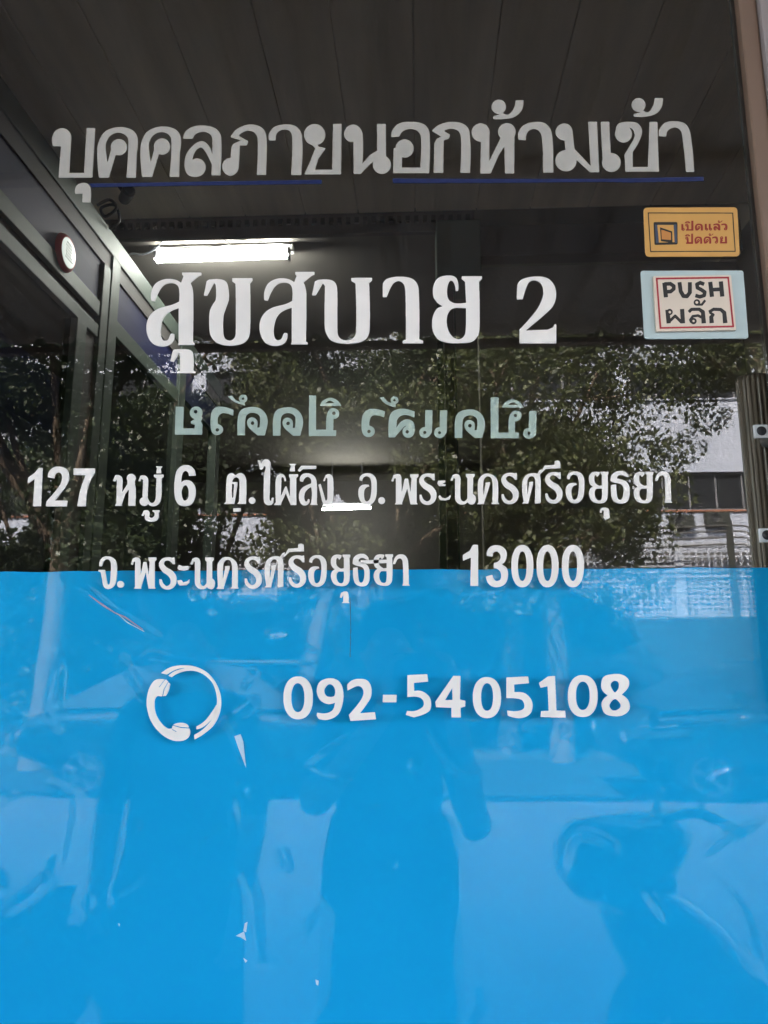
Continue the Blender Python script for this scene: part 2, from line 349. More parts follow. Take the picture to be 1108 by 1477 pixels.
g_th = [P((602,150),(610,125,1),(640,106,1),(680,105,1),(708,125),(712,140),(695,138),(670,128,1),(648,132,1),(640,150),(690,165,1),(712,190,1),(718,230,1),(712,275,1),(690,300,1),(650,302,1),(618,285,1),(606,250,1),(604,190),(635,186),(640,250,1),(650,278,1),(668,278,1),(680,245,1),(680,205,1),(665,185,1),(625,175,1),(602,165))]
g_aa = [P((874,165),(882,135),(900,112,1),(930,105,1),(955,118,1),(968,150,1),(972,288),(980,298),(932,298),(938,285),(935,155,1),(925,132,1),(908,132,1),(895,150),(888,165))]
g_ii = [P((150,122),(180,98),(195,70),(256,66),(258,42),(275,38),(290,45),(292,86),(202,90),(168,122))]
ROW4 = [
 ('digit', E1, [P((75,320),(85,150),(42,180),(45,145),(85,115),(110,85),(132,85),(122,320))]),
 ('digit', E1, [P((154,320),(158,290),(230,205,1),(252,160,1),(250,125,1),(230,112,1),(210,125,1),(204,148),(165,142),(175,105,1),(205,80,1),(240,77,1),(280,92,1),(295,130,1),(288,175,1),(255,225,1),(207,285),(285,285),(281,320))]),
 ('digit', E1, [P((325,88),(455,88),(453,115),(425,165,1),(405,230,1),(398,320),(348,320),(365,225,1),(398,130),(325,128))]),
 ('letter', E1, [P((566,165),(580,130),(600,128,1),(618,140,1),(624,165),(622,235),(655,185),(690,180,1),(704,200,1),(702,312),(702,318),(660,318),(664,215),(640,245),(618,312),(625,318),(578,318),(588,300),(590,150),(582,168)), C(678,148,27), P((655,165),(700,165),(700,190),(655,190))]),
 ('letter', E1, [P((722,166),(736,133),(760,131,1),(777,143,1),(782,170),(778,265),(790,290,1),(808,300,1),(825,285,1),(830,250),(834,148),(818,140),(818,126),(876,126),(876,140),(864,148),(862,260,1),(850,300,1),(825,318,1),(800,318,1),(785,310),(760,280),(748,260),(752,160),(740,150),(735,166)), C(757,291,27)]),
 ('tone_mark', E1, [P((830,75),(870,75),(860,88),(862,118),(832,118),(838,88))]),
 ('vowel_mark', E1, [P((742,378),(755,348),(780,345,1),(790,360,1),(790,385,1),(805,392,1),(820,380,1),(822,360),(810,352),(810,344),(852,344),(852,352),(846,360),(845,390,1),(830,410,1),(795,415,1),(768,405,1),(762,385,1),(762,362),(752,380))]),
 ('digit', E1, [P((1074,132),(1034,134),(1028,112,1),(1010,103,1),(992,122,1),(985,175),(1010,160,1),(1045,165,1),(1070,200,1),(1072,255,1),(1050,305,1),(1010,320,1),(965,305,1),(945,250,1),(945,170,1),(960,100,1),(995,70,1),(1035,70,1),(1064,92,1)), ('-P', [(1010,190,1),(990,215,1),(988,250,1),(998,280,1),(1012,285,1),(1028,270,1),(1033,240,1),(1026,205,1)])]),
 ('letter', E2, [P((55,306),(68,292),(70,180,1),(78,132,1),(100,116,1),(127,130),(155,116,1),(180,128,1),(192,165,1),(190,306),(137,306),(148,290),(150,165,1),(140,145,1),(120,145,1),(106,165,1),(104,270),(113,265),(118,185),(105,182),(108,170),(138,172),(138,190),(122,285),(118,306))]),
 ('vinyl_scrap', E2, [P((113,333),(158,331),(158,352),(114,354))]),
 ('full_stop', E2, [C(228,285,20)]),
 ('letter', E2, [P((262,36),(278,40),(284,60),(300,36,1),(325,33,1),(340,50,1),(338,110),(337,230,1),(335,275,1),(345,290),(350,268),(362,268),(358,300),(345,312),(315,310,1),(302,290,1),(300,240),(303,120,1),(312,85,1),(305,70),(288,95),(276,92),(268,50))]),
 ('letter', E2, [P((362,312),(375,295),(372,180,1),(380,140,1),(400,122,1),(425,128,1),(437,162),(428,168),(415,140,1),(408,165),(405,260),(432,200),(440,198),(462,265),(462,150),(455,140),(455,124),(512,124),(512,136),(500,146),(500,312),(465,312),(435,240),(408,300),(405,312))]),
 ('tone_mark', E2, [P((455,60),(500,60),(490,72),(492,105),(458,105),(468,72))]),
 ('letter', E2, [P((523,165),(525,140,1),(545,120,1),(585,120,1),(615,140,1),(626,180,1),(626,300),(632,312),(585,312),(592,300),(592,205,1),(570,215,1),(552,240,1),(550,275,1),(562,292,1),(572,275),(582,278),(578,300,1),(560,314,1),(535,310,1),(518,280,1),(520,235,1),(540,205,1),(592,180),(590,155,1),(575,140,1),(555,145,1),(540,170))]),
 ('vowel_mark', E2, [P((508,100),(530,72),(622,72),(622,90),(540,92),(520,108))]),
 ('letter', E2, [P((636,188),(650,182),(676,270),(684,285,1),(692,265),(692,150),(682,142),(675,165),(665,165),(680,130),(700,122,1),(718,130,1),(727,155,1),(727,270,1),(718,300,1),(690,314,1),(665,300,1),(655,270))]),
 ('letter', E2, g_o), ('full_stop', E2, [C(1025,285,21)]),
 ('letter', E3, g_ph), ('letter', E3, g_r),
 ('vowel_mark', E3, [P((345,180),(350,163),(395,163),(395,172),(375,180),(398,188),(392,196),(355,196)), P((350,262),(360,252),(375,268),(395,272),(415,262),(425,250),(428,260),(420,278),(395,284),(362,282))]),
 ('letter', E3, g_n), ('letter', E3, g_kh), ('letter', E3, mv(g_r, 505, -4)), ('letter', E3, g_sh),
 ('letter', E3, mv(g_r, 775, -8)), ('vowel_mark', E4, g_ii), ('letter', E4, mv(g_o, -556, -10)), ('letter', E4, g_y),
 ('vowel_mark', E4, [P((535,358),(540,335),(560,328,1),(585,335,1),(592,350),(596,392),(570,405),(558,390),(560,350),(548,345),(545,362))]),
 ('letter', E4, g_th), ('letter', E4, mv(g_y, 276, 0)), ('letter', E4, g_aa),
]
ROW5 = [
 ('letter', F1, [P((55,175),(62,140,1),(85,120,1),(120,118,1),(150,135,1),(162,175,1),(160,260,1),(145,300,1),(110,318,1),(85,305,1),(75,265),(65,215),(52,210),(52,200),(90,200),(102,270,1),(112,292,1),(122,275,1),(126,220),(128,165,1),(118,140,1),(98,135,1),(80,150),(70,178))]),
 ('full_stop', F1, [C(186,289,21)]),
 ('letter', F1, mv(g_ph, 188, 0, .93, 1.04, 62, 122)), ('letter', F1, mv(g_r, 190, 4, 1, 1.03, 235, 118)),
 ('vowel_mark', F1, [P((537,190),(545,168),(570,178),(598,175),(610,180),(600,200),(575,205),(545,200)), P((535,265),(560,262),(570,278),(598,270),(610,258),(608,280),(590,294),(550,296),(540,285))]),
 ('letter', F1, mv(g_n, 192, 2, .95, 1.04, 425, 122)), ('letter', F1, mv(g_kh, 188, 1, 1, 1.04, 588, 122)),
 ('letter', F1, mv(g_r, 715, -1, 1, 1.03, 235, 118)), ('letter', F2, mv(g_sh, -816, 0, 1, 1.02, 865, 120)),
 ('letter', F2, mv(g_r, -36, -8, 1, 1.03, 235, 118)), ('vowel_mark', F2, g_ii), ('letter', F2, mv(g_o, -564, -8)),
 ('letter', F2, mv(g_y, -11, -2)),
 ('vowel_mark', F2, [P((512,370),(520,342),(545,332,1),(562,340,1),(566,395),(572,404),(525,404),(534,394),(534,350),(524,372))]),
 ('letter', F2, mv(g_th, -10, -2, .9, 1, 602, 0)), ('vinyl_scrap', F2, [P((640,141),(800,137),(800,158),(642,162))]),
 ('letter', F2, mv(g_y, 252, -4)), ('letter', F2, mv(g_aa, -36, -1)),
 ('digit', F3, [P((165,320),(168,145),(120,165),(118,130),(160,105),(180,68),(212,68),(212,320))]),
 ('digit', F3, [P((265,135),(268,105,1),(290,78,1),(330,70,1),(370,85,1),(388,120,1),(380,165,1),(358,188),(390,215,1),(395,265,1),(375,310,1),(325,328,1),(280,310,1),(260,262),(300,252),(310,280,1),(328,290,1),(350,278,1),(352,240,1),(330,215,1),(308,212),(310,178),(335,170,1),(350,145,1),(340,115,1),(322,108,1),(305,118,1),(302,140))]),
 ('digit', F3, zero(417,552,68,328,457,511,108,290)), ('digit', F3, zero(572,707,68,328,612,666,108,290)), ('digit', F3, zero(728,863,68,328,768,822,108,290)),
]
ROW6 = [
 ('digit', G1, zero(38,218,88,352,85,167,130,308)),
 ('digit', G1, [P((243,185,1),(255,130,1),(290,105,1),(340,100,1),(385,125,1),(405,185,1),(400,260,1),(370,325,1),(310,355,1),(255,350),(242,330),(245,312),(300,315,1),(340,295,1),(355,250),(310,258,1),(265,235,1)), ('-P', [(323,136,1),(300,150,1),(288,178,1),(300,207,1),(325,215,1),(350,210),(357,180,1),(345,148,1)])]),
 ('digit', G1, [P((430,140),(460,112,1),(510,103,1),(555,115,1),(578,160,1),(575,215,1),(545,265,1),(508,315),(600,308),(607,352),(450,362),(440,325),(510,240,1),(530,195,1),(525,165,1),(505,148,1),(470,155),(432,175))]),
 ('hyphen', G1, [P((650,202),(734,202),(732,247),(648,247))]),
 ('digit', G1, [P((800,80),(922,74),(928,120),(840,128),(842,178),(890,180,1),(935,215,1),(946,265,1),(930,305,1),(840,340),(790,325),(798,300),(850,300,1),(895,275,1),(900,245,1),(880,220,1),(840,212),(800,215))]),
 ('digit', H_, [P((148,325),(200,250),(221,250),(219,318),(235,322),(234,338),(221,342),(222,370),(195,370),(195,342),(150,340)), ('-P', [(197,285),(176,320),(198,319)])]),
 ('digit', G2, zero(95,268,92,345,145,220,130,300)),
 ('digit', G2, [P((302,95),(435,88),(440,130),(348,138),(350,185),(410,190,1),(450,225,1),(462,270,1),(445,320,1),(385,345,1),(310,330),(305,298),(360,302,1),(405,290,1),(412,260,1),(390,230,1),(302,222))]),
 ('digit', G2, [P((502,128),(560,88),(600,85),(608,298),(662,300),(665,342),(512,338),(515,302),(562,300),(555,148),(512,158))]),
 ('digit', G2, zero(680,862,80,338,728,815,120,295)),
 ('digit', G2, [P((885,140,1),(900,92,1),(950,75,1),(1005,75,1),(1050,105,1),(1052,150,1),(1010,200),(1050,235,1),(1057,290,1),(1020,325,1),(970,333,1),(910,318,1),(888,270,1),(895,235,1),(925,205),(893,175,1)), ('-P', [(965,115,1),(942,135,1),(950,165,1),(970,190),(992,160,1),(990,125,1)]), ('-P', [(968,228,1),(935,262,1),(945,290,1),(975,298,1),(1005,275,1),(998,250,1)])]),
]
def cut(pts, w): return [('-' + p[0],) + tuple(p[1:]) for p in stroke(pts, w)]
ICON = [
 ('handset', I_, [P((150,172,1),(210,172),(235,200),(225,240,1),(208,272),(180,275),(150,278,1),(138,320,1),(150,390,1),(190,450,1),(225,475),(248,472),(255,450,1),(290,438,1),(335,445,1),(352,470,1),(358,500,1),(345,530,1),(310,548,1),(250,545,1),(180,505,1),(120,430,1),(93,340,1),(95,270,1),(115,210,1))]
   + cut([(188,278),(198,232),(222,188)], 6) + cut([(168,218),(206,168)], 5) + cut([(248,452),(300,466),(353,470)], 6) + cut([(246,478),(275,492)], 5)),
 ('ring', I_, [P((180,132),(240,95,1),(320,83,1),(400,95,1),(470,135,1),(520,200,1),(547,280,1),(542,370,1),(505,450,1),(440,508,1),(385,540),(384,512),(440,475,1),(495,410,1),(522,330,1),(522,270,1),(500,200,1),(455,150,1),(400,122,1),(340,118,1),(280,135,1),(245,157),(225,148),(260,122,1),(310,105,1),(345,100),(280,107,1),(215,140))]),
 ('ring', I_, [P((398,478),(398,460),(450,425,1),(500,360,1),(520,325),(515,375,1),(478,430,1),(430,468,1))]),
]
m_do = [P((437,310),(440,200,1),(460,155,1),(510,137,1),(565,140,1),(605,170,1),(622,215,1),(618,260),(605,310),(560,310),(530,285),(500,250,1),(500,215,1),(525,200,1),(555,215,1),(560,245),(558,262),(572,262),(575,200,1),(560,180,1),(525,172,1),(495,185,1),(485,220),(483,310)), nC(530,235,11)]
m_e = [P((410,145),(451,145),(448,270),(430,296),(408,285),(408,240)), C(407,272,31), nC(407,272,9)]
MIR1 = [
 ('letter', M1, [P((58,135),(106,135),(103,268),(172,268),(175,245),(152,240),(152,225),(175,208),(205,190),(222,200),(212,225),(222,245),(220,306),(52,306)), C(183,172,39), nC(180,165,11)]),
 ('letter', M1, [P((272,205,1),(285,155,1),(320,135,1),(365,138,1),(413,155),(410,190),(365,175,1),(335,178,1),(318,200,1),(316,240),(345,260,1),(345,290,1),(315,308,1),(285,298,1),(272,260,1)), nC(314,277,11)]),
 ('tone_mark', M1, [P((378,70),(405,68),(430,95,1),(460,105),(480,108),(485,128),(460,122),(420,105,1),(395,88,1)), C(472,85,25), nC(472,85,8)]),
 ('letter', M1, m_do), ('letter', M1, mv(m_do, 218, 2)),
 ('letter', M1, [P((878,65),(920,67),(920,275),(982,275),(985,195,1),(1000,155,1),(1028,143,1),(1058,160,1),(1060,190,1),(1040,208),(1028,208),(1026,280),(1045,280),(1043,315),(875,315)), nC(1030,175,11)]),
 ('vowel_mark', M1, [P((945,130),(960,100,1),(1005,80,1),(1050,95,1),(1077,130)), ('-P', [(978,112),(1005,98,1),(1035,112)])]),
]
MIR2 = [
 ('letter', M2, [P((47,200,1),(60,160,1),(95,138,1),(140,140,1),(180,152),(175,185),(135,175,1),(105,178,1),(92,205,1),(90,232),(118,250,1),(118,280,1),(90,298,1),(60,288,1),(47,255,1)), nC(88,266,10)]),
 ('tone_mark', M2, [P((150,72),(172,70),(195,95,1),(225,105),(242,110),(240,128),(215,122),(185,108,1),(165,92,1)), C(234,88,22), nC(234,88,7)]),
 ('letter', M2, [P((200,300),(202,200,1),(220,155,1),(265,137,1),(310,140),(350,152),(347,187),(300,172,1),(265,180,1),(247,205),(245,245),(270,212,1),(305,197,1),(340,212,1),(349,250),(348,270),(310,245),(298,235,1),(280,248),(235,300)), C(313,268,34), nC(307,268,10)]),
 ('letter', M2, m_e), ('letter', M2, mv(m_e, 84, 1)),
 ('letter', M2, mv(m_do, 141, 5, .93, .93, 437, 137)),
 ('letter', M2, [P((784,72),(828,72),(828,272),(886,272),(888,190,1),(905,155,1),(930,147,1),(956,160,1),(955,190,1),(935,207),(922,210),(922,272),(945,274),(943,305),(783,305)), nC(925,175,10)]),
 ('vowel_mark', M2, [P((848,130),(865,100,1),(908,83,1),(950,100,1),(972,130)), ('-P', [(882,114),(910,100,1),(938,114)])]),
 ('letter', M2, [P((1004,150),(1045,150),(1043,285),(1020,305),(1000,290),(1000,240)), C(1000,277,31), nC(1002,276,9)]),
]
# ------------------------------------------------------------------ materials of the place
m_glass = glass_mat("glass_outer_face", 1.55)
m_glass_f = glass_mat("glass_face_over_film", .5, rough=.006)
m_glass_in = glass_mat("glass_inner_face", 0, (.93, .96, .94))
m_pane = glass_mat("partition_glass", 2.2, (.55, .62, .62), .02)
m_white = mat("white_vinyl", (.89, .835, .775), .4, var=.09, scale=22, bump=.04, bscale=60)
m_grey = mat("dimmed_white_vinyl", (.46, .435, .39), .5, var=.12, scale=25, bump=.05, bscale=90)  # white vinyl with the top row's dimmer light put into its grey
m_mint = mat("vinyl_seen_from_behind", (.50, .585, .545), .5, var=.06, scale=25)
m_tape = mat("navy_tape", (.002, .012, .085), .6, var=.2, scale=20)
m_alu = mat("aged_aluminium", (.075, .098, .082), .6, .2, var=.2, scale=5, stretch=(1, 1, .2), bump=.1)
m_alud = mat("dark_rubber_gap", (.02, .02, .02), .7)
m_brown = mat("brown_anodised_frame", (.20, .13, .09), .5, .05, var=.15, scale=6, stretch=(1, 1, .2))
m_dkgap = mat("dark_gap", (.03, .022, .017), .8)
m_jambwall = mat("pinkish_grey_plaster", (.30, .26, .25), .85, var=.12, scale=14, bump=.2)
m_navy = mat("navy_panel", (.004, .008, .06), .7, var=.2, scale=5)
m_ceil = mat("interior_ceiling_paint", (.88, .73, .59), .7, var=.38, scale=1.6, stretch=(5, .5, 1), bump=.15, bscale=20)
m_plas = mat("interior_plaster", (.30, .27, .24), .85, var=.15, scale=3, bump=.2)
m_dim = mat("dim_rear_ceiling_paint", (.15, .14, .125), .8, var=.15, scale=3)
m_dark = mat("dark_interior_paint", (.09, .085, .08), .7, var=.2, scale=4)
m_green = mat("dark_green_paint", (.07, .10, .08), .55, var=.15, scale=4)
m_tile = mat("floor_tile", (.20, .19, .17), .3, var=.15, scale=5)
m_conc = mat("concrete_paving", (.33, .315, .29), .85, var=.16, scale=2.5, bump=.3, bscale=60)
m_asph = mat("asphalt", (.026, .026, .026), .95, var=.25, spec=.1, scale=3, bump=.4, bscale=120)
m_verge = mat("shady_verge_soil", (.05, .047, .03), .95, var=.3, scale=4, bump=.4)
m_wwall = mat("white_painted_wall", (.40, .43, .51), .8, var=.07, scale=1.5, bump=.15, stretch=(1, 1, .3))
m_block = mat("grey_breeze_block", (.42, .45, .52), .85, var=.1, scale=4, bump=.2)
m_base = mat("dirty_wall_base", (.03, .034, .03), .9, var=.25, scale=2, bump=.2)
m_wpane = mat("dark_window_glass", (.02, .022, .026), .4, var=.2, scale=1, spec=.06)
m_wframe = mat("window_frame_paint", (.16, .16, .17), .5)
m_bark = mat("tree_bark", (.13, .095, .065), .9, var=.35, scale=9, stretch=(1, 1, .25), bump=.8, bscale=30)
m_leaf = leaf_mat("feathery_leaves", (.03, .045, .014), (.12, .135, .05))
m_leaf2 = leaf_mat("broad_dark_leaves", (.02, .034, .013), (.055, .075, .028))
m_rubber = mat("black_rubber", (.02, .02, .02), .8)
m_chrome = mat("brushed_metal", (.55, .55, .55), .3, .9)
m_carp = mat("dark_grey_car_paint", (.02, .022, .026), .4, .2, coat=.25, var=.05)
m_blackp = mat("black_plastic", (.02, .02, .022), .45)
m_scoot = mat("dark_scooter_paint", (.03, .028, .03), .25, coat=.7, var=.05)
m_skin = mat("skin", (.42, .26, .18), .55, var=.06, scale=20)
m_hair = mat("black_hair", (.012, .01, .009), .55, var=.3, scale=60, stretch=(1, 1, .1))
m_shirt = mat("dark_cotton_shirt", (.03, .035, .05), .9, var=.2, scale=12, bump=.3)
m_trous = mat("dark_trousers", (.025, .025, .03), .9, var=.2, scale=12, bump=.3)
m_tube = emit("lit_fluorescent_tube", (1.0, .98, .92), 12.0)
m_wpaint = mat("white_enamel", (.75, .76, .75), .4, var=.05)
m_red = mat("red_print", (.42, .02, .03), .5, var=.08)
m_rubble = mat("terracotta", (.32, .13, .07), .85, var=.2)
m_roofsh = mat("weathered_roof_sheet", (.46, .38, .31), .6, .1, var=.22, scale=2.2, stretch=(3, .3, 1), bump=.2)

# film: blue with clear gloss, faint scuffs
m_film, nt, b = new_mat("blue_film"); N, L = nt.nodes, nt.links
tc = N.new("ShaderNodeTexCoord")
nz = N.new("ShaderNodeTexNoise"); nz.inputs["Scale"].default_value = 3.0; nz.inputs["Detail"].default_value = 7
mp = N.new("ShaderNodeMapping"); mp.inputs["Scale"].default_value = (1, 1, 1.6)
L.new(tc.outputs["Object"], mp.inputs[0]); L.new(mp.outputs[0], nz.inputs["Vector"])
rp = N.new("ShaderNodeValToRGB"); rp.color_ramp.elements[0].position = .3; rp.color_ramp.elements[1].position = .7
rp.color_ramp.elements[0].color = (.008, .36, .74, 1); rp.color_ramp.elements[1].color = (.011, .40, .80, 1)
L.new(nz.outputs["Fac"], rp.inputs[0]); L.new(rp.outputs[0], b.inputs["Base Color"])
b.inputs["Roughness"].default_value = .5; b.inputs["Specular IOR Level"].default_value = 0
b.inputs["Coat Weight"].default_value = 1.0; b.inputs["Coat Roughness"].default_value = .03; b.inputs["Coat IOR"].default_value = 1.42
n2 = N.new("ShaderNodeTexNoise"); n2.inputs["Scale"].default_value = 7; n2.inputs["Detail"].default_value = 1.5
L.new(tc.outputs["Object"], n2.inputs["Vector"])
bp = N.new("ShaderNodeBump"); bp.inputs["Strength"].default_value = .08; bp.inputs["Distance"].default_value = .004
L.new(n2.outputs["Fac"], bp.inputs["Height"]); L.new(bp.outputs[0], b.inputs["Coat Normal"])

# ------------------------------------------------------------------ setting: ground, road, sky is the world
g = MB(); g.add([(-150, -200, 0), (150, -200, 0), (150, 60, 0), (-150, 60, 0)], [[0, 1, 2, 3]]); tag(g.build("ground", m_verge), kind='structure')
MB().box((-60, -7.1, .004), (60, -.02, .10), .01).build("pavement", m_conc)["kind"] = 'structure'
g = MB(); g.add([(-60, -11.2, .005), (60, -11.2, .005), (60, -7.11, .005), (-60, -7.11, .005)], [[0, 1, 2, 3]]); tag(g.build("road", m_asph), kind='structure')
GZ = .10

# ------------------------------------------------------------------ the shop: floor, ceiling, walls
ZC = 3.735
tag(MB().box((-5, .03, 0), (2.2, 12, .06)).build("interior_floor", m_tile), kind='structure')
c = MB(); x = -5.0; k = 0
while x < 2.2:                                                     # boarded ceiling, boards run inwards, dark joints between them
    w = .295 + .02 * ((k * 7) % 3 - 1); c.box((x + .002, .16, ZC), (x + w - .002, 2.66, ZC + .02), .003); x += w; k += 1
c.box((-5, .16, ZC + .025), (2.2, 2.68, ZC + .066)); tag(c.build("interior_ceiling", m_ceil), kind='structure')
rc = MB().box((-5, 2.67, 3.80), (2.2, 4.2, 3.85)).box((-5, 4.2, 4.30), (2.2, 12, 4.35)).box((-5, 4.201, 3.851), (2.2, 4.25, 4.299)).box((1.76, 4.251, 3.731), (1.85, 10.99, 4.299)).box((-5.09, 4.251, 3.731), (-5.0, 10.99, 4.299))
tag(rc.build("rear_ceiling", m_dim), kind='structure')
def wall(name, a, b_, m, label):
    o = MB().box(a, b_).build(name, m); return tag(o, label, "wall")
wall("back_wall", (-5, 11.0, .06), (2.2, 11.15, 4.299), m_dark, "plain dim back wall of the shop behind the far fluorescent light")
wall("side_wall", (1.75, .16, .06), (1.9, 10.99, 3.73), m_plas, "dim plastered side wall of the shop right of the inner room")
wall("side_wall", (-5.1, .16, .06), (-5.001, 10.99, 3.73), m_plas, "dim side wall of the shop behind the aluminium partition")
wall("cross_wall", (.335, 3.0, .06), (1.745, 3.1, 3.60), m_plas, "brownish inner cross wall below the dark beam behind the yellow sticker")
wall("upper_wall", (-60, 0.02, 3.3), (60, .15, 10.0), m_plas, "upper facade wall of the shop above the canopy")
wall("front_wall", (-60, .02, 0), (-.82, .15, 3.3), m_plas, "front wall of the shop left of the door")
wall("front_wall", (.4985, -.03, 0), (60, .012, 3.3), m_jambwall, "pinkish grey wall strip right of the brown door frame")
tag(MB().box((-60, .151, 10.3), (60, 14, 10.5)).build("shop_roof", m_plas), "flat roof slab of the shop building", "roof")
# beams
bm_ = empty("ceiling_beam", (-1.2, 2.66, 3.59), "dark ceiling beam with a ridged top edge above the nearer fluorescent light", "beam")
MB().box((-4.9, 2.665, 3.625), (.30, 2.70, ZC + .06), .004).build("beam_body", m_dark, bm_)
r_ = MB(); xx = -4.85
while xx < .28: r_.box((xx, 2.645, 3.675), (xx + .022, 2.664, 3.705)); xx += .044
r_.build("ridged_edge", m_alud, bm_)
tag(MB().box((.335, 2.90, 3.61), (1.745, 2.995, 3.79), .004).build("dark_beam", m_dark), "dark beam over the brownish cross wall, left of the yellow sticker", "beam")
tag(MB().box((.10, 2.62, 3.33), (.325, 2.84, 3.66), .006).build("duct_box", m_green), "dark green hanging box at the end of the ceiling beam", "box")
ps = empty("inner_post", (.17, 2.72, .06), "thin dark aluminium post under the dark green hanging box", "post")
MB().box((.135, 2.70, .06), (.185, 2.76, 3.32), .003).build("post_body", m_dark, ps)
MB().box((.188, 2.705, .06), (.196, 2.74, 3.32), .001).build("bright_edge", m_alu, ps)
MB().box((.10, 2.73, .06), (.132, 2.76, 3.32), .001).build("side_rail", m_green, ps)

# ------------------------------------------------------------------ left partition of aluminium and navy panels
PX = -1.45
pt = empty("aluminium_partition", (PX, 1.8, .06), "aluminium framed partition with navy panels and glass along the left of the room", "partition")
MB().box((PX - .06, .2, 3.356), (PX + .004, 4.4, 3.462), .004).build("top_channel", m_alu, pt)
MB().box((PX - .05, .2, 3.275), (PX - .004, 4.4, 3.355)).build("shadow_gap", m_dark, pt)
for y0, y1 in ((.2, 2.26), (2.46, 3.42), (3.56, 4.4)):
    MB().box((PX - .045, y0, 3.072), (PX - .012, y1, 3.274)).build("navy_panel", m_navy, pt)
for z0, z1, y0, y1 in ((3.0, 3.07, .2, 2.26), (2.895, 2.955, .2, 2.26), (2.99, 3.07, 2.46, 3.42)):
    MB().box((PX - .05, y0, z0), (PX + .002, y1, z1), .003).build("rail", m_alu, pt)
MB().box((PX - .045, .2, 2.956), (PX - .02, 2.26, 2.999)).build("shadow_gap", m_alud, pt)
for y0, y1, z1 in ((2.05, 2.14, 2.894), (2.27, 2.345, 3.27), (2.36, 2.455, 3.355), (3.43, 3.55, 3.355), (4.3, 4.4, 3.27)):
    MB().box((PX - .055, y0, .06), (PX + .006, y1, z1), .004).build("mullion", m_alu, pt)
MB().box((PX - .05, 2.145, .06), (PX - .012, 2.265, 2.894)).build("shadow_gap", m_dark, pt)
for y0, y1, z1 in ((.2, 2.045, 2.893), (2.46, 3.425, 2.985)):
    MB().box((PX - .03, y0, .9), (PX - .022, y1, z1)).build("glass_panel", m_pane, pt)
    MB().box((PX - .04, y0, .06), (PX - .01, y1, .9)).build("kick_panel", m_navy, pt)
# navy backing seen through the second bay
wall("inner_divider", (-2.6, 2.46, .06), (-2.5, 6.5, 3.4), m_navy, "navy inner wall seen through the glass of the partition")
wall("inner_divider", (-3.0, .2, .06), (-2.9, 2.4, 3.4), mat("teal_wall", (.05, .11, .13), .6), "teal wall behind the first glass bay of the partition")
# oval sign
cc = UX(92, 365, PX); sg = empty("oval_sign", (PX, cc.y, cc.z), "small white oval sign with a red rim on the navy panel", "sign")
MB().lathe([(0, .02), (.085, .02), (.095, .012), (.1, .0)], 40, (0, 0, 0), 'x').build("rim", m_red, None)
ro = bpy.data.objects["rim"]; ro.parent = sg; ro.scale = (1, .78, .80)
MB().lathe([(0, .024), (.07, .024), (.078, .0205)], 40, (0, 0, 0), 'x').build("face", emit("sign_face_added_glow", (.95, 1.0, .93), .05), None)  # weak emission added to the face in place of a bright reflection
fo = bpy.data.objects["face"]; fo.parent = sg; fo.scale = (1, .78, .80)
mk = MB()
for i in range(6): mk.box((.0245, -.05 + .006 * (i % 2), -.05 + i * .02), (.0255, .05 - .01 * (i % 3), -.043 + i * .02))
mk.build("print_lines", mat("grey_print", (.2, .24, .22), .6), None); ko = bpy.data.objects["print_lines"]; ko.parent = sg; ko.scale = (1, .65, .65)

# ------------------------------------------------------------------ fluorescent lights
def tube_light(c, L_, label, tilt=0.0, ceil=3.8, hm=None):
    e = empty("fluorescent_light", c, label, "light", "fluorescent tubes on the ceiling")
    x0, x1 = c[0] - L_ / 2, c[0] + L_ / 2
    t = MB().tube([(x0, c[1], c[2] - tilt), (x1, c[1], c[2] + tilt)], .0150, 14).build("tube", m_tube, e)
    MB().box((x0 - .02, c[1] + .02, c[2] + .05), (x1 + .02, c[1] + .07, min(ceil - .002, c[2] + .09)), .004).build("housing", hm or m_wpaint, e)
    for xx in (x0, x1): MB().box((xx - .008, c[1] - .014, c[2] - .018), (xx + .008, c[1] + .03, c[2] + .0495), .003).build("end_socket", m_wframe, e)
def hang(c, top):
    for dx in (-.22, .22):
        MB().tube([(c[0] + dx, c[1] + .045, c[2] + .09), (c[0] + dx, c[1] + .045, top)], .005, 8).build("hanger_rod", m_wframe, [o for o in bpy.data.objects if o.name.startswith("fluorescent_light")][-1])
tube_light((-1.10, 3.0, 3.695), .76, "nearer fluorescent tube glowing above the shop name", .003)
tube_light((-1.03, 9.8, 3.605), .70, "farther fluorescent tube glowing behind the address line", .006, 3.8, m_wframe)
hang((-1.03, 9.8, 3.605), 4.299)
# loose cables and a small camera in the corner
def rope(name, pts, r, m, label, cat):
    cu = spline([tuple(p) for p in pts]) if False else pts
    o = MB().tube(cu, r, 8).build(name, m); return tag(o, label, cat)
def curve3(pts, n=8):
    P_ = [Vector(p) for p in pts]; out = []
    for i in range(len(P_) - 1):
        p0, p1, p2, p3 = P_[max(i - 1, 0)], P_[i], P_[i + 1], P_[min(i + 2, len(P_) - 1)]
        for k in range(n):
            t = k / n; out.append(.5 * ((2 * p1) + (p2 - p0) * t + (2 * p0 - 5 * p1 + 4 * p2 - p3) * t * t + (3 * p1 - p0 - 3 * p2 + p3) * t**3))
    return out + [P_[-1]]
rope("loose_cable", curve3([U(241, 331, 2.9), U(236, 345, 2.9), U(222, 360, 2.92), U(206, 367, 2.95), U(190, 366, 2.95), U(178, 372, 3.0)]), .005, m_block, "thin loose cable curling beside the nearer fluorescent tube", "cable")
rope("power_cable", curve3([U(215, 355, 2.95), U(280, 357, 2.95), U(330, 352, 2.95), U(328, 345, 2.95), U(420, 352, 2.96)]), .004, m_blackp, "black power cable running along the top of the nearer light", "cable")
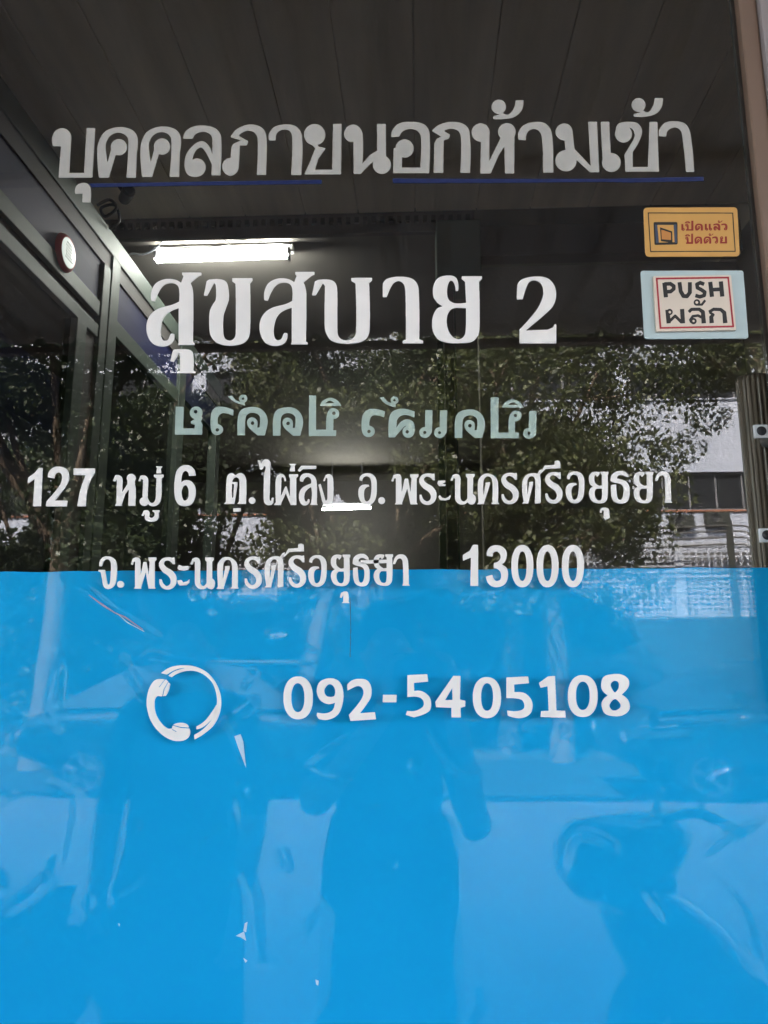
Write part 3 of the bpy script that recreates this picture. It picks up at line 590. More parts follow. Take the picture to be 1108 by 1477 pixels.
q = U(187, 281, 2.3); scm = empty("security_camera", q, "small dark security camera on a bracket in the ceiling corner", "camera")
MB().tube([q + Vector((-.05, .06, .02)), q + Vector((.0, -.02, 0)), q + Vector((.012, -.04, -.004))], [.028, .03, .03], 16).build("housing", m_blackp, scm)
MB().tube([q + Vector((.0145, -.0445, -.005)), q + Vector((.017, -.049, -.006))], .02, 16).build("lens", m_wpane, scm)
MB().tube([q + Vector((-.04, .05, .03)), q + Vector((-.08, .06, .09)), Vector((q.x - .08, q.y + .06, ZC))], .009, 8).build("bracket", m_blackp, scm)
rope("coiled_cable", curve3([U(140, 296, 2.2), U(158, 288, 2.2), U(168, 300, 2.22), U(152, 312, 2.22), U(146, 300, 2.24), U(166, 296, 2.24), U(172, 318, 2.26), U(158, 330, 2.28)]), .007, m_blackp, "dark cable bundle coiled below the security camera", "cable")

# ------------------------------------------------------------------ glass door, frame, film, handle
dr = empty("glass_door", (-.1, 0, .12), "frameless clear glass door with lettering, a ribbed pull handle and a brown edge", "door")
gp = MB(); bm = bmesh.new()
xa, xb, za, zb = -.775, .4465, .12, 2.6
vs = [(xa, 0, za), (xb, 0, za), (xb, 0, zb), (xa, 0, zb), (xa, .01, za), (xb, .01, za), (xb, .01, zb), (xa, .01, zb)]
zf = U(606, 820).z
vf = [(xa, 0, za), (xb, 0, za), (xb, 0, zf), (xa, 0, zf), (xb, 0, zb), (xa, 0, zb)]
gp.add(vf, [[0, 1, 2, 3]], mi=2); gp.add(vf, [[3, 2, 4, 5]], mi=0); gp.add(vs, [[7, 6, 5, 4], [0, 4, 5, 1], [1, 5, 6, 2], [2, 6, 7, 3], [3, 7, 4, 0]], mi=1)
gp.build("glass_pane", [m_glass, m_glass_in, m_glass_f], dr, fixn=False)
hx, hz0, hz1 = .4575, 1.40, 1.829
def pull_bar(sgn):
    nseg = 96; prof = []
    for k in range(nseg):
        a = 2 * math.pi * k / nseg; rr = 1 - .055 * (1 if (k % 4) in (0, 1) else 0)
        prof.append((hx + .0258 * rr * math.cos(a), sgn * .062 + .017 * rr * math.sin(a)))
    m_ = MB(); zs = [hz0, hz1 - .006]
    m_.add([(x, y, z) for z in zs for x, y in prof], [[k, (k + 1) % nseg, nseg + (k + 1) % nseg, nseg + k] for k in range(nseg)])
    cx, cy = hx, sgn * .062
    caps = [(1, hz1 - .006), (.97, hz1 - .002), (.88, hz1 + .001), (.0, hz1 + .003)]
    m_.add([(cx + (x - cx) * s, cy + (y - cy) * s, z) for s, z in caps for x, y in prof], [[i * nseg + k, i * nseg + (k + 1) % nseg, (i + 1) * nseg + (k + 1) % nseg, (i + 1) * nseg + k] for i in range(3) for k in range(nseg)], True)
    m_.add([(x, y, hz0) for x, y in prof], [list(range(nseg))])
    return m_
m_bronze = mat("bronze_anodised_handle", (.15, .115, .085), .38, .5, var=.08, scale=6)
for s in (1, -1):
    h = pull_bar(s).build("pull_handle", m_bronze, dr)
    for py, px in ((622, 1098), (772, 1106)):
        z = U(px, py, 0).z
        y0 = .0105 if s > 0 else -.0005
        MB().tube([(hx, y0, z), (hx, s * .055, z)], .009, 14).build("standoff", m_chrome, h)
for px, py in ((1098, 622), (1106, 772)):
    q = U(px, py, -.004); pl = MB().box((q.x - .0085, -.005, q.z - .0085), (q.x + .0085, -.0006, q.z + .0085), .001).build("mounting_pad", m_wpaint, dr)
    MB().lathe([(0, -.0066), (.0055, -.0066), (.006, -.0052)], 20, (q.x, 0, q.z), 'y').build("bolt_hole", m_blackp, pl)
fr = empty("door_frame", (.46, 0, 0), "brown aluminium door frame upright at the right edge of the glass", "door frame")
MB().box((.4515, -.012, .1), (.476, .006, 3.29), .003).build("upright", m_brown, fr)
MB().box((.447, .0, .1), (.451, .008, 3.29)).build("gap_shade_strip", m_dkgap, fr)  # dark strip painted for the shadow in the gap beside the frame
MB().box((.4765, -.02, .1), (.498, .0195, 3.29), .002).build("outer_trim", m_jambwall, fr)
MB().box((-.819, -.012, .1), (-.777, .10, 3.29), .003).build("upright", m_brown, fr)
MB().box((-.776, -.012, 2.605), (.4465, .10, 2.68), .003).build("head_rail", m_brown, fr)
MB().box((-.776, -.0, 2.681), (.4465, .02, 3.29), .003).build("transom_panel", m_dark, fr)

# film with creases and small painted glints
fx0, fx1, fz0, fz1 = -.77, .4445, .14, U(606, 820).z
nx, nz_ = 330, 400
gx = np.linspace(fx0, fx1, nx); gz = np.linspace(fz0, fz1, nz_); GX, GZZ = np.meshgrid(gx, gz)
Hh = np.zeros(GX.shape)
def crease(pxs, h, w):
    global Hh
    pts = [U(*p) for p in pxs]
    pts = curve3(pts, 6) if len(pts) > 2 else pts
    D = np.full(GX.shape, 9.0); T = np.zeros(GX.shape)
    for i in range(len(pts) - 1):
        a, b2 = pts[i], pts[i + 1]; dx, dz = b2.x - a.x, b2.z - a.z; l2 = dx * dx + dz * dz + 1e-12
        t = np.clip(((GX - a.x) * dx + (GZZ - a.z) * dz) / l2, 0, 1)
        d = np.hypot(GX - a.x - t * dx, GZZ - a.z - t * dz); m = d < D; D = np.where(m, d, D); T = np.where(m, (i + t) / (len(pts) - 1), T)
    Hh = Hh + 1.3 * h * np.exp(-(D / w)**2) * np.clip(np.sin(np.pi * np.clip(T, .02, .98)) * 1.6, 0, 1)
for pxs, h, w in [
    ([(110, 840), (160, 880), (210, 910), (235, 930)], .0006, .004), ([(250, 935), (285, 945), (308, 958)], .0004, .004),
    ([(318, 1035), (340, 1062), (352, 1105)], .0010, .005), ([(355, 1140), (363, 1155)], .0006, .004),
    ([(345, 1260), (362, 1300), (365, 1345), (372, 1400)], .0005, .006), ([(400, 1225), (412, 1245), (410, 1262)], .0006, .005),
    ([(275, 1240), (300, 1212), (330, 1190)], .0005, .006), ([(160, 1290), (185, 1278), (205, 1268)], .0004, .005),
    ([(612, 1040), (640, 1085), (665, 1115), (695, 1122)], .0006, .005), ([(590, 1105), (605, 1112)], .0007, .008),
    ([(814, 1260), (818, 1225), (835, 1205), (870, 1210), (905, 1235)], .0007, .005), ([(1020, 1235), (1055, 1205), (1105, 1188)], .0007, .005),
    ([(915, 1052), (955, 1055), (1000, 1050)], .0004, .004), ([(1065, 1010), (1080, 1020), (1070, 1035)], .0006, .008),
    ([(700, 1320), (690, 1400), (700, 1476)], .0003, .02), ([(470, 1300), (450, 1380), (455, 1476)], .0003, .02),
    ([(1055, 1290), (1080, 1330), (1095, 1400)], .0005, .008), ([(110, 1120), (120, 1110), (135, 1125)], .0003, .006),
    ([(560, 1380), (620, 1250), (640, 1180)], .0003, .015), ([(80, 960), (75, 1010), (82, 1060)], .0003, .006)]:
    crease(pxs, h, w)
for _ in range(22):
    ax, ay = random.uniform(20, 1080), random.uniform(880, 1460); an_ = random.uniform(0, 3.14); ll = random.uniform(12, 60)
    crease([(ax, ay), (ax + ll * math.cos(an_) + random.uniform(-8, 8), ay + ll * math.sin(an_)), (ax + 2 * ll * math.cos(an_), ay + 2 * ll * math.sin(an_) + random.uniform(-10, 10))], random.uniform(.0003, .0007), random.uniform(.003, .007))
for _ in range(60):
    cx, cz, r0 = random.uniform(fx0, fx1), random.uniform(1.0, fz1), random.uniform(.003, .007)
    Hh = Hh + random.uniform(.0001, .0003) * np.exp(-((GX - cx)**2 + (GZZ - cz)**2) / r0**2)
fm = empty("blue_film", (-.1, 0, fz0), "glossy blue adhesive film covering the lower part of the glass door", "film")
GZZ = GZZ + (GZZ > fz1 - .002) * .0008 * np.sin(GX * 23) * np.sin(GX * 57 + 1)
f = MB(); f.add(np.stack([GX.ravel(), .0104 + Hh.ravel(), GZZ.ravel()], 1).tolist(), [[r * nx + c_, r * nx + c_ + 1, (r + 1) * nx + c_ + 1, (r + 1) * nx + c_] for r in range(nz_ - 1) for c_ in range(nx - 1)], True)
f.add([(fx0, .0106, fz1 - .002), (fx1, .0106, fz1 - .002), (fx1, .0110, fz1 - .002), (fx0, .0110, fz1 - .002)], [[0, 1, 2, 3]])
f.build("film_sheet", m_film, fm, fixn=False)
PH = (0, 0, 1)
m_glint_scratch = mat("pale_glint_and_scratch", (.55, .72, .86), .3, var=.2, scale=60)
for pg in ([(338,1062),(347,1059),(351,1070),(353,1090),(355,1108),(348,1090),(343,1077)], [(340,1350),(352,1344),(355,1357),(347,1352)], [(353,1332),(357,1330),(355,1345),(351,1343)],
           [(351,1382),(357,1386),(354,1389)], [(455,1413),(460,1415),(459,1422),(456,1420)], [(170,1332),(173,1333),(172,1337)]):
    letter("film_glint", [('P', pg)], PH, m_glint_scratch, fm, .0100, .0104, .2, 1)  # pale slivers painted as highlights on the film's bulges
m_pink = mat("pinkish_scratch", (.42, .33, .50), .5)
letter("scratch_mark", stroke([(128,858),(150,874),(166,884),(180,890),(206,908)], [1, 3, 1.6, 2.4, 1.2]), PH, m_pink, fm, .0101, .0104, .2, 1)
letter("scratch_mark", stroke([(168,884),(184,898),(208,911)], [.9, 1.4, .9]), PH, m_glint_scratch, fm, .0101, .0104, .2, 1)
letter("scratch_mark", stroke([(505,862),(506,905),(505,948)], [.9, .7, .8]), PH, m_dark, fm, .0102, .0104, .2, 1)

# ------------------------------------------------------------------ lettering
def line_of(rows, name, label, cat, m, yf, yb, group=None):
    pr0 = rows[0]; p0 = U(pr0[1][0] + 20, pr0[1][1] + 30)
    e = empty(name, (p0.x, 0, p0.z), label, cat, group)
    for nm, org, prims in rows: letter(nm, prims, org, m, e, yf, yb)
    return e
line_of(ROW1, "thai_lettering", "grey white Thai lettering in one line along the top of the glass door", "lettering", m_grey, -.0008, -.0001)
line_of(ROW3, "thai_lettering", "largest white serif Thai lettering ending in the numeral 2, below the light tube", "lettering", m_white, -.0016, -.0001)
line_of(MIR1 + MIR2, "thai_lettering", "pale green Thai lettering seen reversed, stuck on the inner side of the glass", "lettering", m_mint, .0102, .0107)
line_of(ROW4, "address_lettering", "white address line starting with 127 on the clear glass", "lettering", m_white, -.0016, -.0001)
line_of(ROW5, "address_lettering", "white address line ending in 13000 across the upper edge of the blue film", "lettering", m_white, -.0018, -.0001)
line_of(ROW6, "phone_number", "white phone number 092-5405108 in cut digits on the blue film", "lettering", m_white, -.0022, -.0001)
line_of(ICON, "handset_emblem", "white telephone handset emblem with a thin ring on the blue film", "emblem", m_white, -.0018, -.0001)
for org, pg, lb in ((A_, [(152,298),(520,292),(895,286),(895,299),(520,304),(160,310)], "thin navy tape strip under the left half of the top lettering"),
                    (B_, [(58,282),(400,283),(740,283),(1054,276),(1054,290),(820,295),(740,293),(400,296),(60,297)], "thin navy tape strip under the right half of the top lettering")):
    o = letter("tape_strip", [('P', pg)], org, m_tape, None, -.0007, -.0001); tag(o, lb, "tape")

# ------------------------------------------------------------------ stickers
m_yel = mat("yellow_sticker", (.64, .335, .085), .45, var=.16, scale=14)
m_yel2 = mat("amber_print", (.55, .22, .05), .45)
m_ink = mat("black_ink", (.015, .013, .012), .5)
m_dred = mat("dark_red_ink", (.30, .018, .012), .5)
c0 = U(1000, 335); st = empty("yellow_sticker", (c0.x, 0, c0.z), "yellow rounded Thai door sticker with an open door picture and red lettering", "sticker")
def rrect(q, r):
    out = []; n = 4
    for i in range(4):
        p, a, b2 = np.array(q[i], float), np.array(q[i - 1], float), np.array(q[(i + 1) % 4], float)
        u = (a - p) / np.linalg.norm(a - p); v = (b2 - p) / np.linalg.norm(b2 - p)
        for t in np.linspace(0, 1, 6): out.append(tuple(p + u * r * (1 - t)**2 + v * r * t**2))
    return out
def frame_of(q, w):
    c_ = np.mean(np.array(q, float), 0); inner = []
    for i in range(4):
        p, a, b2 = np.array(q[i], float), np.array(q[i - 1], float), np.array(q[(i + 1) % 4], float)
        inner.append(tuple(p + (a - p) / np.linalg.norm(a - p) * w + (b2 - p) / np.linalg.norm(b2 - p) * w))
    return [('P', list(q)), ('-P', inner)]
letter("sticker_sheet", [('P', rrect([(150,103),(872,100),(892,478),(166,480)], 34))], K8, m_yel, st, -.0011, -.0001)
letter("border_line", frame_of([(184,140),(840,141),(860,442),(203,444)], 7), K8, m_ink, st, -.0013, -.0010, .12, 1)
letter("icon_square", [('P', rrect([(228,214),(412,214),(414,386),(236,390)], 12))], K8, m_ink, st, -.0013, -.0010, .12, 1)
letter("icon_opening", [('P', [(258,236),(382,236),(390,368),(270,372)])], K8, m_yel, st, -.0015, -.0012, .1, 1)
letter("icon_door", [('P', [(278,254),(372,286),(374,374),(286,360)])], K8, m_ink, st, -.0017, -.0014, .1, 1)
letter("icon_door_face", [('P', [(288,272),(362,296),(363,352),(292,346)])], K8, m_yel2, st, -.0019, -.0016, .1, 1)
m_bgi = mat("blue_grey_ink", (.05, .07, .12), .5)
for pg in ([(240,232),(256,236),(268,372),(248,376)], [(384,232),(404,230),(408,374),(392,372)]): letter("icon_jamb", [('P', pg)], K8, m_bgi, st, -.0017, -.0012, .1, 1)
YK = (930, 290, 140 / 1108)
def flip(prims, x0, x1, y0, y1, X0, X1, Y0, Y1):
    sx, sy = (X1 - X0) / (x1 - x0), (Y1 - Y0) / (y1 - y0); out = []
    for p in prims:
        if p[0].endswith('P'): out.append((p[0], [(X0 + (x1 - q[0]) * sx, Y0 + (q[1] - y0) * sy) + tuple(q[2:]) for q in p[1]]))
        else: out.append((p[0], X0 + (x1 - p[1]) * sx, Y0 + (p[2] - y0) * sy, p[3] * min(sx, sy)))
    return out
for nm, o_, pr in MIR2: letter(nm, flip(pr, 47, 1047, 70, 305, 418, 945, 222, 336), YK, m_dred, st, -.0013, -.0010, .08, 1, .02)
for nm, o_, pr in MIR1: letter(nm, flip(pr, 52, 1077, 60, 315, 458, 942, 368, 487), YK, m_dred, st, -.0013, -.0010, .08, 1, .02)

m_pale = mat("pale_green_plate", (.47, .565, .555), .45, var=.13, scale=20)
m_cream = mat("cream_plate", (.72, .60, .48), .45, var=.13, scale=20)
c0 = U(1000, 440); sp = empty("push_sign", (c0.x, 0, c0.z), "cream PUSH sign with a red border on a pale green backing plate", "sign")
letter("backing_plate", [('P', rrect([(130,588),(918,586),(958,1108),(160,1112)], 22))], K8, m_pale, sp, -.0018, -.0001)
letter("sign_plate", [('P', rrect([(226,630),(824,622),(864,1044),(250,1054)], 8))], K8, m_cream, sp, -.0058, -.0019)
letter("red_border", frame_of([(246,642),(808,634),(848,1022),(276,1034)], 13), K8, m_red, sp, -.0061, -.0056, .12, 1)
PUSH = [stroke([(324,792),(312,680)], 32) + stroke([(312,690),(358,688),(384,705),(384,728),(360,748),(318,750)], 28),
        stroke([(428,676),(437,745),(458,782),(486,784),(508,755),(508,676)], 30),
        stroke([(618,692),(588,680),(562,692),(566,718),(598,735),(622,752),(618,778),(585,788),(550,778)], 28),
        stroke([(664,674),(678,788)], 32) + stroke([(746,670),(757,786)], 32) + stroke([(672,734),(752,730)], 28)]
for p in PUSH: letter("letter", p, K8, m_ink, sp, -.0061, -.0056, .12, 1, .03)
THP = [stroke([(335,888),(345,992)], 32) + stroke([(345,982),(395,935),(445,985)], 22) + stroke([(448,882),(455,992)], 32) + [C(352,905,24), nC(354,906,10)],
       stroke([(500,905),(520,885),(580,884),(608,905),(615,992)], [24,24,24,30,34]) + stroke([(606,950),(570,932),(530,938),(512,965),(520,985)], 20) + [C(536,975,24), nC(536,974,9)],
       stroke([(655,905),(690,884),(745,886),(772,910),(780,990)], [22,24,24,30,34]) + stroke([(658,906),(688,926),(672,944),(676,990)], [16,20,30,34]),
       [C(562,832,25), nC(561,831,11)] + stroke([(562,850),(600,848),(626,815)], [14,18,18])]
for i, p in enumerate(THP): letter("tone_mark" if i == 3 else "letter", p, K8, m_ink, sp, -.0061, -.0056, .12, 1, .03)
# ------------------------------------------------------------------ canopy over the pavement
zc_ = UR(600, 486, 2.8).z
cn = empty("canopy", (0, -1.4, zc_), "corrugated sheet canopy over the pavement in front of the door", "canopy")
m_ = MB(); x = -7.0; prof = []
while x < 7: prof += [(x, 0), (x + .13, 0), (x + .15, .028), (x + .19, .028), (x + .21, 0)]; x += .21
n = len(prof)
m_.add([(a, -2.8, zc_ + z) for a, z in prof] + [(a, 0.0, zc_ + .10 + z) for a, z in prof], [[i, i + 1, n + i + 1, n + i] for i in range(n - 1)])
m_.build("roof_sheet", m_roofsh, cn)
for yy, dz in ((-2.74, -.05), (-1.45, 0.0)):
    MB().box((-7, yy - .025, zc_ + dz - .005 + (2.8 + yy) * .0357 - .03), (7, yy + .025, zc_ + dz + (2.8 + yy) * .0357 - .004), .003).build("purlin", m_brown, cn)
for xx in (-6.2, -3.4, 3.4, 6.2): MB().box((xx - .03, -2.77, GZ), (xx + .03, -2.71, zc_ - .09), .004).build("post", m_brown, cn)

# ------------------------------------------------------------------ the other side of the street
D_W, D_B = 20.0, 26.0
zat = lambda py, d: UR(1000, py, d).z
g = MB(); g.add([(-60, -19.6, .005), (60, -19.6, .005), (60, -13.4, .005), (-60, -13.4, .005)], [[0, 1, 2, 3]]); tag(g.build("far_road", m_asph), kind='structure')
lw = empty("breeze_block_wall", (0, -D_W, 0), "long street wall of pierced pale breeze blocks on a dark base", "wall")
z0, z1 = zat(889, D_W), zat(790, D_W); XA, XB = -16, 20
MB().box((XA, -D_W - .12, 0), (XB, -D_W, z0)).build("wall_base", m_base, lw)
MB().box((XA, -D_W - .13, z0), (XB, -D_W + .01, z0 + .05)).build("ledge", m_block, lw)
pb = MB(); cw, chh = .17, .135
for i in range(int((XB - XA) / cw) + 1): pb.box((XA + i * cw - .026, -D_W - .09, z0 + .051), (XA + i * cw + .026, -D_W - .01, z1))
pb.build("pierced_blocks", m_block, lw)
pb = MB()
for j in range(int((z1 - z0) / chh)): pb.box((XA, -D_W - .092, z0 + .09 + j * chh), (XB, -D_W - .008, z0 + .145 + j * chh))
pb.build("block_courses", m_block, lw)
MB().box((XA, -D_W - .6, 0), (XB, -D_W - .5, z1)).build("dark_backing", m_dark, lw)
for xx in np.arange(XA + 1.5, XB, 4.3): MB().box((xx - .13, -D_W - .14, z0 + .051), (xx + .13, -D_W + .015, z1 + .02)).build("pier", m_block, lw)
MB().box((XA, -D_W - .13, z1 + .021), (XB, -D_W + .02, z1 + .16)).build("coping", m_block, lw)
# wires on posts above it
FY = 19.4
pp = UR(1051, 752, FY)
wf = empty("wire_fence", (pp.x, -FY, 0), "thin post with four strands of wire in front of the pierced wall", "fence")
MB().tube([(pp.x, -FY, 0.0), (pp.x, -FY, pp.z)], .09, 10).build("post", m_base, wf)
for k, py in enumerate((760, 768, 777, 787)):
    a, b2, c2 = UR(930, py + 6, FY), UR(1051, py - 2, FY - .05), UR(1180, py + 6, FY)
    a.x -= 8; a.z -= .05
    MB().tube(curve3([a, (a + b2) / 2 - Vector((0, 0, .12)), b2, (b2 + c2) / 2 - Vector((0, 0, .08)), c2 + Vector((5, 0, 0))], 6), .024, 6).build("wire", m_dark, wf)

bd = empty("white_building", (2, -D_B, 0), "white two storey building with dark ribbon windows across the street", "building")
wb0, wb1 = zat(736, D_B), zat(681, D_B); wc0, wc1 = zat(575, D_B), zat(525, D_B); zt_ = zat(430, D_B)
for a, b2 in ((0, wb0), (wb1, wc0), (wc1, zt_)): MB().box((-24, -D_B - 9, a), (28, -D_B, b2)).build("wall", m_wwall, bd)
MB().box((-24.3, -D_B - 9.2, zt_ + .001), (28.3, -D_B + .3, zt_ + .25)).build("roof", m_base, bd)
for a, b2 in ((wb0, wb1), (wc0, wc1)):
    MB().box((-23.9, -D_B - 8.9, a + .001), (27.9, -D_B - .6, b2 - .001)).build("dark_interior", m_dark, bd)
    MB().box((-24, -D_B, a - .06), (28, -D_B + .06, a - .003)).build("sill_band", m_rubble if a == wb0 else m_block, bd)
    xx = -24.0
    while xx < 28:
        MB().box((xx, -D_B - .6, a + .001), (xx + .5, -D_B - .002, b2 - .001)).build("pier", m_wwall, bd)
        x0_, x1_ = xx + .501, min(xx + 5.2, 28)
        w_ = MB()
        w_.box((x0_, -D_B - .2, a + .002), (x1_, -D_B - .14, a + .07)); w_.box((x0_, -D_B - .2, b2 - .07), (x1_, -D_B - .14, b2 - .002))
        for t in np.linspace(x0_ + .03, x1_ - .03, 6): w_.box((t - .03, -D_B - .2, a + .071), (t + .03, -D_B - .14, b2 - .071))
        wo = w_.build("window", m_wframe, bd)
        MB().box((x0_, -D_B - .18, a + .07), (x1_, -D_B - .165, b2 - .07)).build("pane", m_wpane, wo)
        xx += 5.2
for xx in (-17.5, -4.2, 6.3, 12.1, 20.4):                                    # down pipes
    MB().tube([(xx, -D_B + .07, 0), (xx, -D_B + .07, zt_ - .3)], .06, 10).build("drain_pipe", m_block, bd)
# outdoor units on its wall
for px, py, lb in ((985, 752, "outdoor cooling unit on the white wall above the pierced blocks, farther from the post"), (1036, 748, "outdoor cooling unit on the white wall nearer the wire post")):
    q = UR(px, py, D_B - .3); ac = empty("cooling_unit", (q.x, -D_B + .01, q.z), lb, "air conditioner", "cooling units on the white building")
    yb = -D_B
    MB().box((q.x - .4, yb + .03, q.z - .2), (q.x + .4, yb + .34, q.z + .24), .02).build("casing", m_base, ac)
    MB().lathe([(.0, yb + .345), (.15, yb + .345), (.17, yb + .36), (.18, yb + .341)], 24, (q.x - .1, 0, q.z + .02), 'y').build("fan_grille", m_blackp, ac)
    for s_ in (-1, 1): MB().box((q.x + s_ * .3 - .02, yb + .005, q.z - .24), (q.x + s_ * .3 + .02, yb + .34, q.z - .201)).build("bracket", m_wframe, ac)

# ------------------------------------------------------------------ trees
def crown_mesh(clumps, n_leaf, size, seed):
    r_ = np.random.default_rng(seed); vs = []; 
    w = np.array([c[3] ** 2 for c in clumps]); w = w / w.sum()
    ci = r_.choice(len(clumps), n_leaf, p=w)
    cl = np.array([c[:3] for c in clumps])[ci]; rad = np.array([c[3] for c in clumps])[ci]
    d = r_.normal(size=(n_leaf, 3)); d /= np.linalg.norm(d, axis=1)[:, None]
    rr = rad * r_.uniform(.25, 1, n_leaf) ** .5
    pos = cl + d * rr[:, None] * np.array([1, 1, .62])
    t = r_.normal(size=(n_leaf, 3)); t[:, 2] -= .5; t /= np.linalg.norm(t, axis=1)[:, None]
    u = np.cross(t, r_.normal(size=(n_leaf, 3))); u /= np.linalg.norm(u, axis=1)[:, None]
    L_ = size * r_.uniform(.6, 1.5, n_leaf)[:, None]; W_ = L_ * .36
    v = np.stack([pos, pos + t * L_ * .5 + u * W_, pos + t * L_, pos + t * L_ * .5 - u * W_], 1).reshape(-1, 3)
    me = bpy.data.meshes.new("crown"); me.from_pydata(v.tolist(), [], (np.arange(n_leaf * 4).reshape(-1, 4)).tolist()); return me
def tree(x, y, h, seed, label, lean=0.0, low=2.7, nl=17000, rad=2.6, leafm=None):
    rs = random.Random(seed); e = empty("street_tree", (x, y, 0), label, "tree", "trees along the far side of the street")
    fork = Vector((lean, 0, low)); b_ = MB()
    b_.tube(curve3([(x, y, -.1), (x + lean * .35 + .05, y, low * .4), (x + lean, y, low)], 5), list(np.linspace(.21, .14, 11)), 12)
    clumps = []
    for k in range(10):
        a = k * 2.4 + rs.uniform(-.4, .4); R_ = rad * rs.uniform(.35, .95); zz = rs.uniform(low + .5, h - .4)
        p1 = Vector((x + lean, y, low - .1)); p3 = Vector((x + lean + R_ * math.cos(a), y + R_ * .8 * math.sin(a), zz)); p2 = (p1 + p3) / 2 + Vector((rs.uniform(-.3, .3), rs.uniform(-.3, .3), .35))
        b_.tube(curve3([p1, p2, p3], 5), list(np.linspace(.085, .018, 11)), 8)
        for j in range(3):
            q = p3 + Vector((rs.uniform(-.8, .8), rs.uniform(-.7, .7), rs.uniform(-.5, .5)))
            b_.tube([p3 - (p3 - p2) * .3, q], [.025, .008], 6)
            clumps.append((q.x - x, q.y - y, q.z, rs.uniform(.5, .95)))
        clumps.append((p3.x - x, p3.y - y, p3.z, rs.uniform(.6, 1.0)))
    for k in range(5):                                              # hanging sprays at the rim
        a = rs.uniform(0, 6.28); clumps.append((lean + rad * math.cos(a), rad * .8 * math.sin(a), rs.uniform(low - .2, low + 1.2), rs.uniform(.4, .7)))
    b_.build("trunk", m_bark, e)
    me = crown_mesh(clumps, int(nl * 2.4), .07, seed); me.materials.append(m_leaf2 if x < TX(500, 12) or y < -15 else m_leaf)
    o = bpy.data.objects.new("crown", me); COL.objects.link(o); o.parent = e
    return e
TX = lambda px, d: (px - 606) / 1110 * (d + .95)
for px, d, h, sd, lean, low, nl, rad, lb in (
    (60, 9.9, 7.2, 3, .15, 3.0, 13000, 2.3, "street tree with a pale brown trunk at the far left of the reflection"),
    (250, 11.9, 8.6, 5, -.5, 2.6, 17000, 2.7, "leaning street tree second from the left in the reflection"),
    (420, 12.4, 8.6, 8, .6, 2.5, 15000, 2.4, "forked street tree behind the reversed lettering in the reflection"),
    (590, 11.6, 9.0, 12, -.3, 3.0, 19000, 2.8, "tall dense street tree in the middle of the reflection"),
    (725, 12.2, 9.0, 15, .2, 2.7, 17000, 2.4, "dense green street tree above the postcode in the reflection"),
    (1190, 11.4, 8.4, 21, -.5, 5.0, 15000, 3.1, "high crowned street tree leaning in front of the white building"),
    (800, 11.0, 6.6, 27, -.1, 2.3, 8000, 1.2, "narrow low branched street tree just left of the white wall")):
    tree(TX(px, d), -d, h, sd, lb, lean, low, nl, rad)
for px, h, sd, lb in ((40, 8.5, 31, "dark back row tree behind the far left trunk"), (270, 9.2, 33, "dark back row tree behind the leaning tree"), (480, 9.0, 35, "dark back row tree between forked and middle trees"), (690, 9.4, 37, "dark back row tree behind the tree above the postcode")):
    tree(TX(px, 16.2), -16.2, h, sd, lb, .2, 1.6, 20000, 3.1)
# low hedge bushes along the wall base
for i, (px, d, s) in enumerate(((330, 13.2, .75), (560, 13.3, .9), (700, 13.1, .8), (180, 13.2, .9))):
    x = TX(px, d); e = empty("roadside_bush", (x, -d, 0), ["low bush at the wall base between the second and third tree", "rounded bush at the wall base under the middle tree", "bush at the wall base right of the middle tree", "bush at the wall base behind the leaning tree"][i], "bush", "bushes along the street wall")
    me = crown_mesh([(random.uniform(-.7, .7), random.uniform(-.2, .2), random.uniform(.35, 1.3), .5 * s) for _ in range(7)], 3000, .12, 40 + i); me.materials.append(m_leaf2)
    o = bpy.data.objects.new("crown", me); COL.objects.link(o); o.parent = e
    MB().tube([(x, -d, -.05), (x + .05, -d, .8)], [.05, .03], 8).build("stem", m_bark, e)

for i, (px, hh, lb) in enumerate(((235, 2.7, "hedge bush under the leaning tree, third from the left end"), (300, 3.0, "taller hedge bush between the leaning and the forked tree"), (375, 2.6, "hedge bush just left of the forked trunk"),
    (455, 2.9, "hedge bush just right of the forked trunk"), (530, 2.5, "low hedge bush left of the middle trunk"), (640, 2.9, "hedge bush right of the middle trunk"), (705, 2.6, "hedge bush below the tree above the postcode"), (775, 2.8, "hedge bush left of the narrow tree"), (850, 2.7, "last hedge bush before the open pierced wall"))):
    d = 12.9 + .2 * (i % 2); x = TX(px, d); e = empty("roadside_bush", (x, -d, 0), lb, "bush", "bushes along the street wall")
    me = crown_mesh([(random.uniform(-.45, .45), random.uniform(-.3, .3), random.uniform(.3, hh - .3), .42) for _ in range(11)], 5000, .10, 90 + i); me.materials.append(m_leaf2)
    o = bpy.data.objects.new("crown", me); COL.objects.link(o); o.parent = e
    MB().tube([(x, -d, -.05), (x + .05, -d, 1.2)], [.05, .03], 8).build("stem", m_bark, e)
for px, d, s, lb in ((20, 12.6, 1.5, "tall dense bush at the far left in front of the pierced wall"), (150, 13.0, 1.15, "dense bush in front of the pierced wall beside the tall bush")):
    x = TX(px, d); e = empty("roadside_bush", (x, -d, 0), lb, "bush", "bushes along the street wall")
    me = crown_mesh([(random.uniform(-1.0, 1.0), random.uniform(-.3, .3), random.uniform(.4, 2.6 * s), .55 * s) for _ in range(14)], 9000, .11, 60 + int(px)); me.materials.append(m_leaf2)
    o = bpy.data.objects.new("crown", me); COL.objects.link(o); o.parent = e
    MB().tube([(x, -d, -.05), (x + .05, -d, 1.4)], [.06, .03], 8).build("stem", m_bark, e)

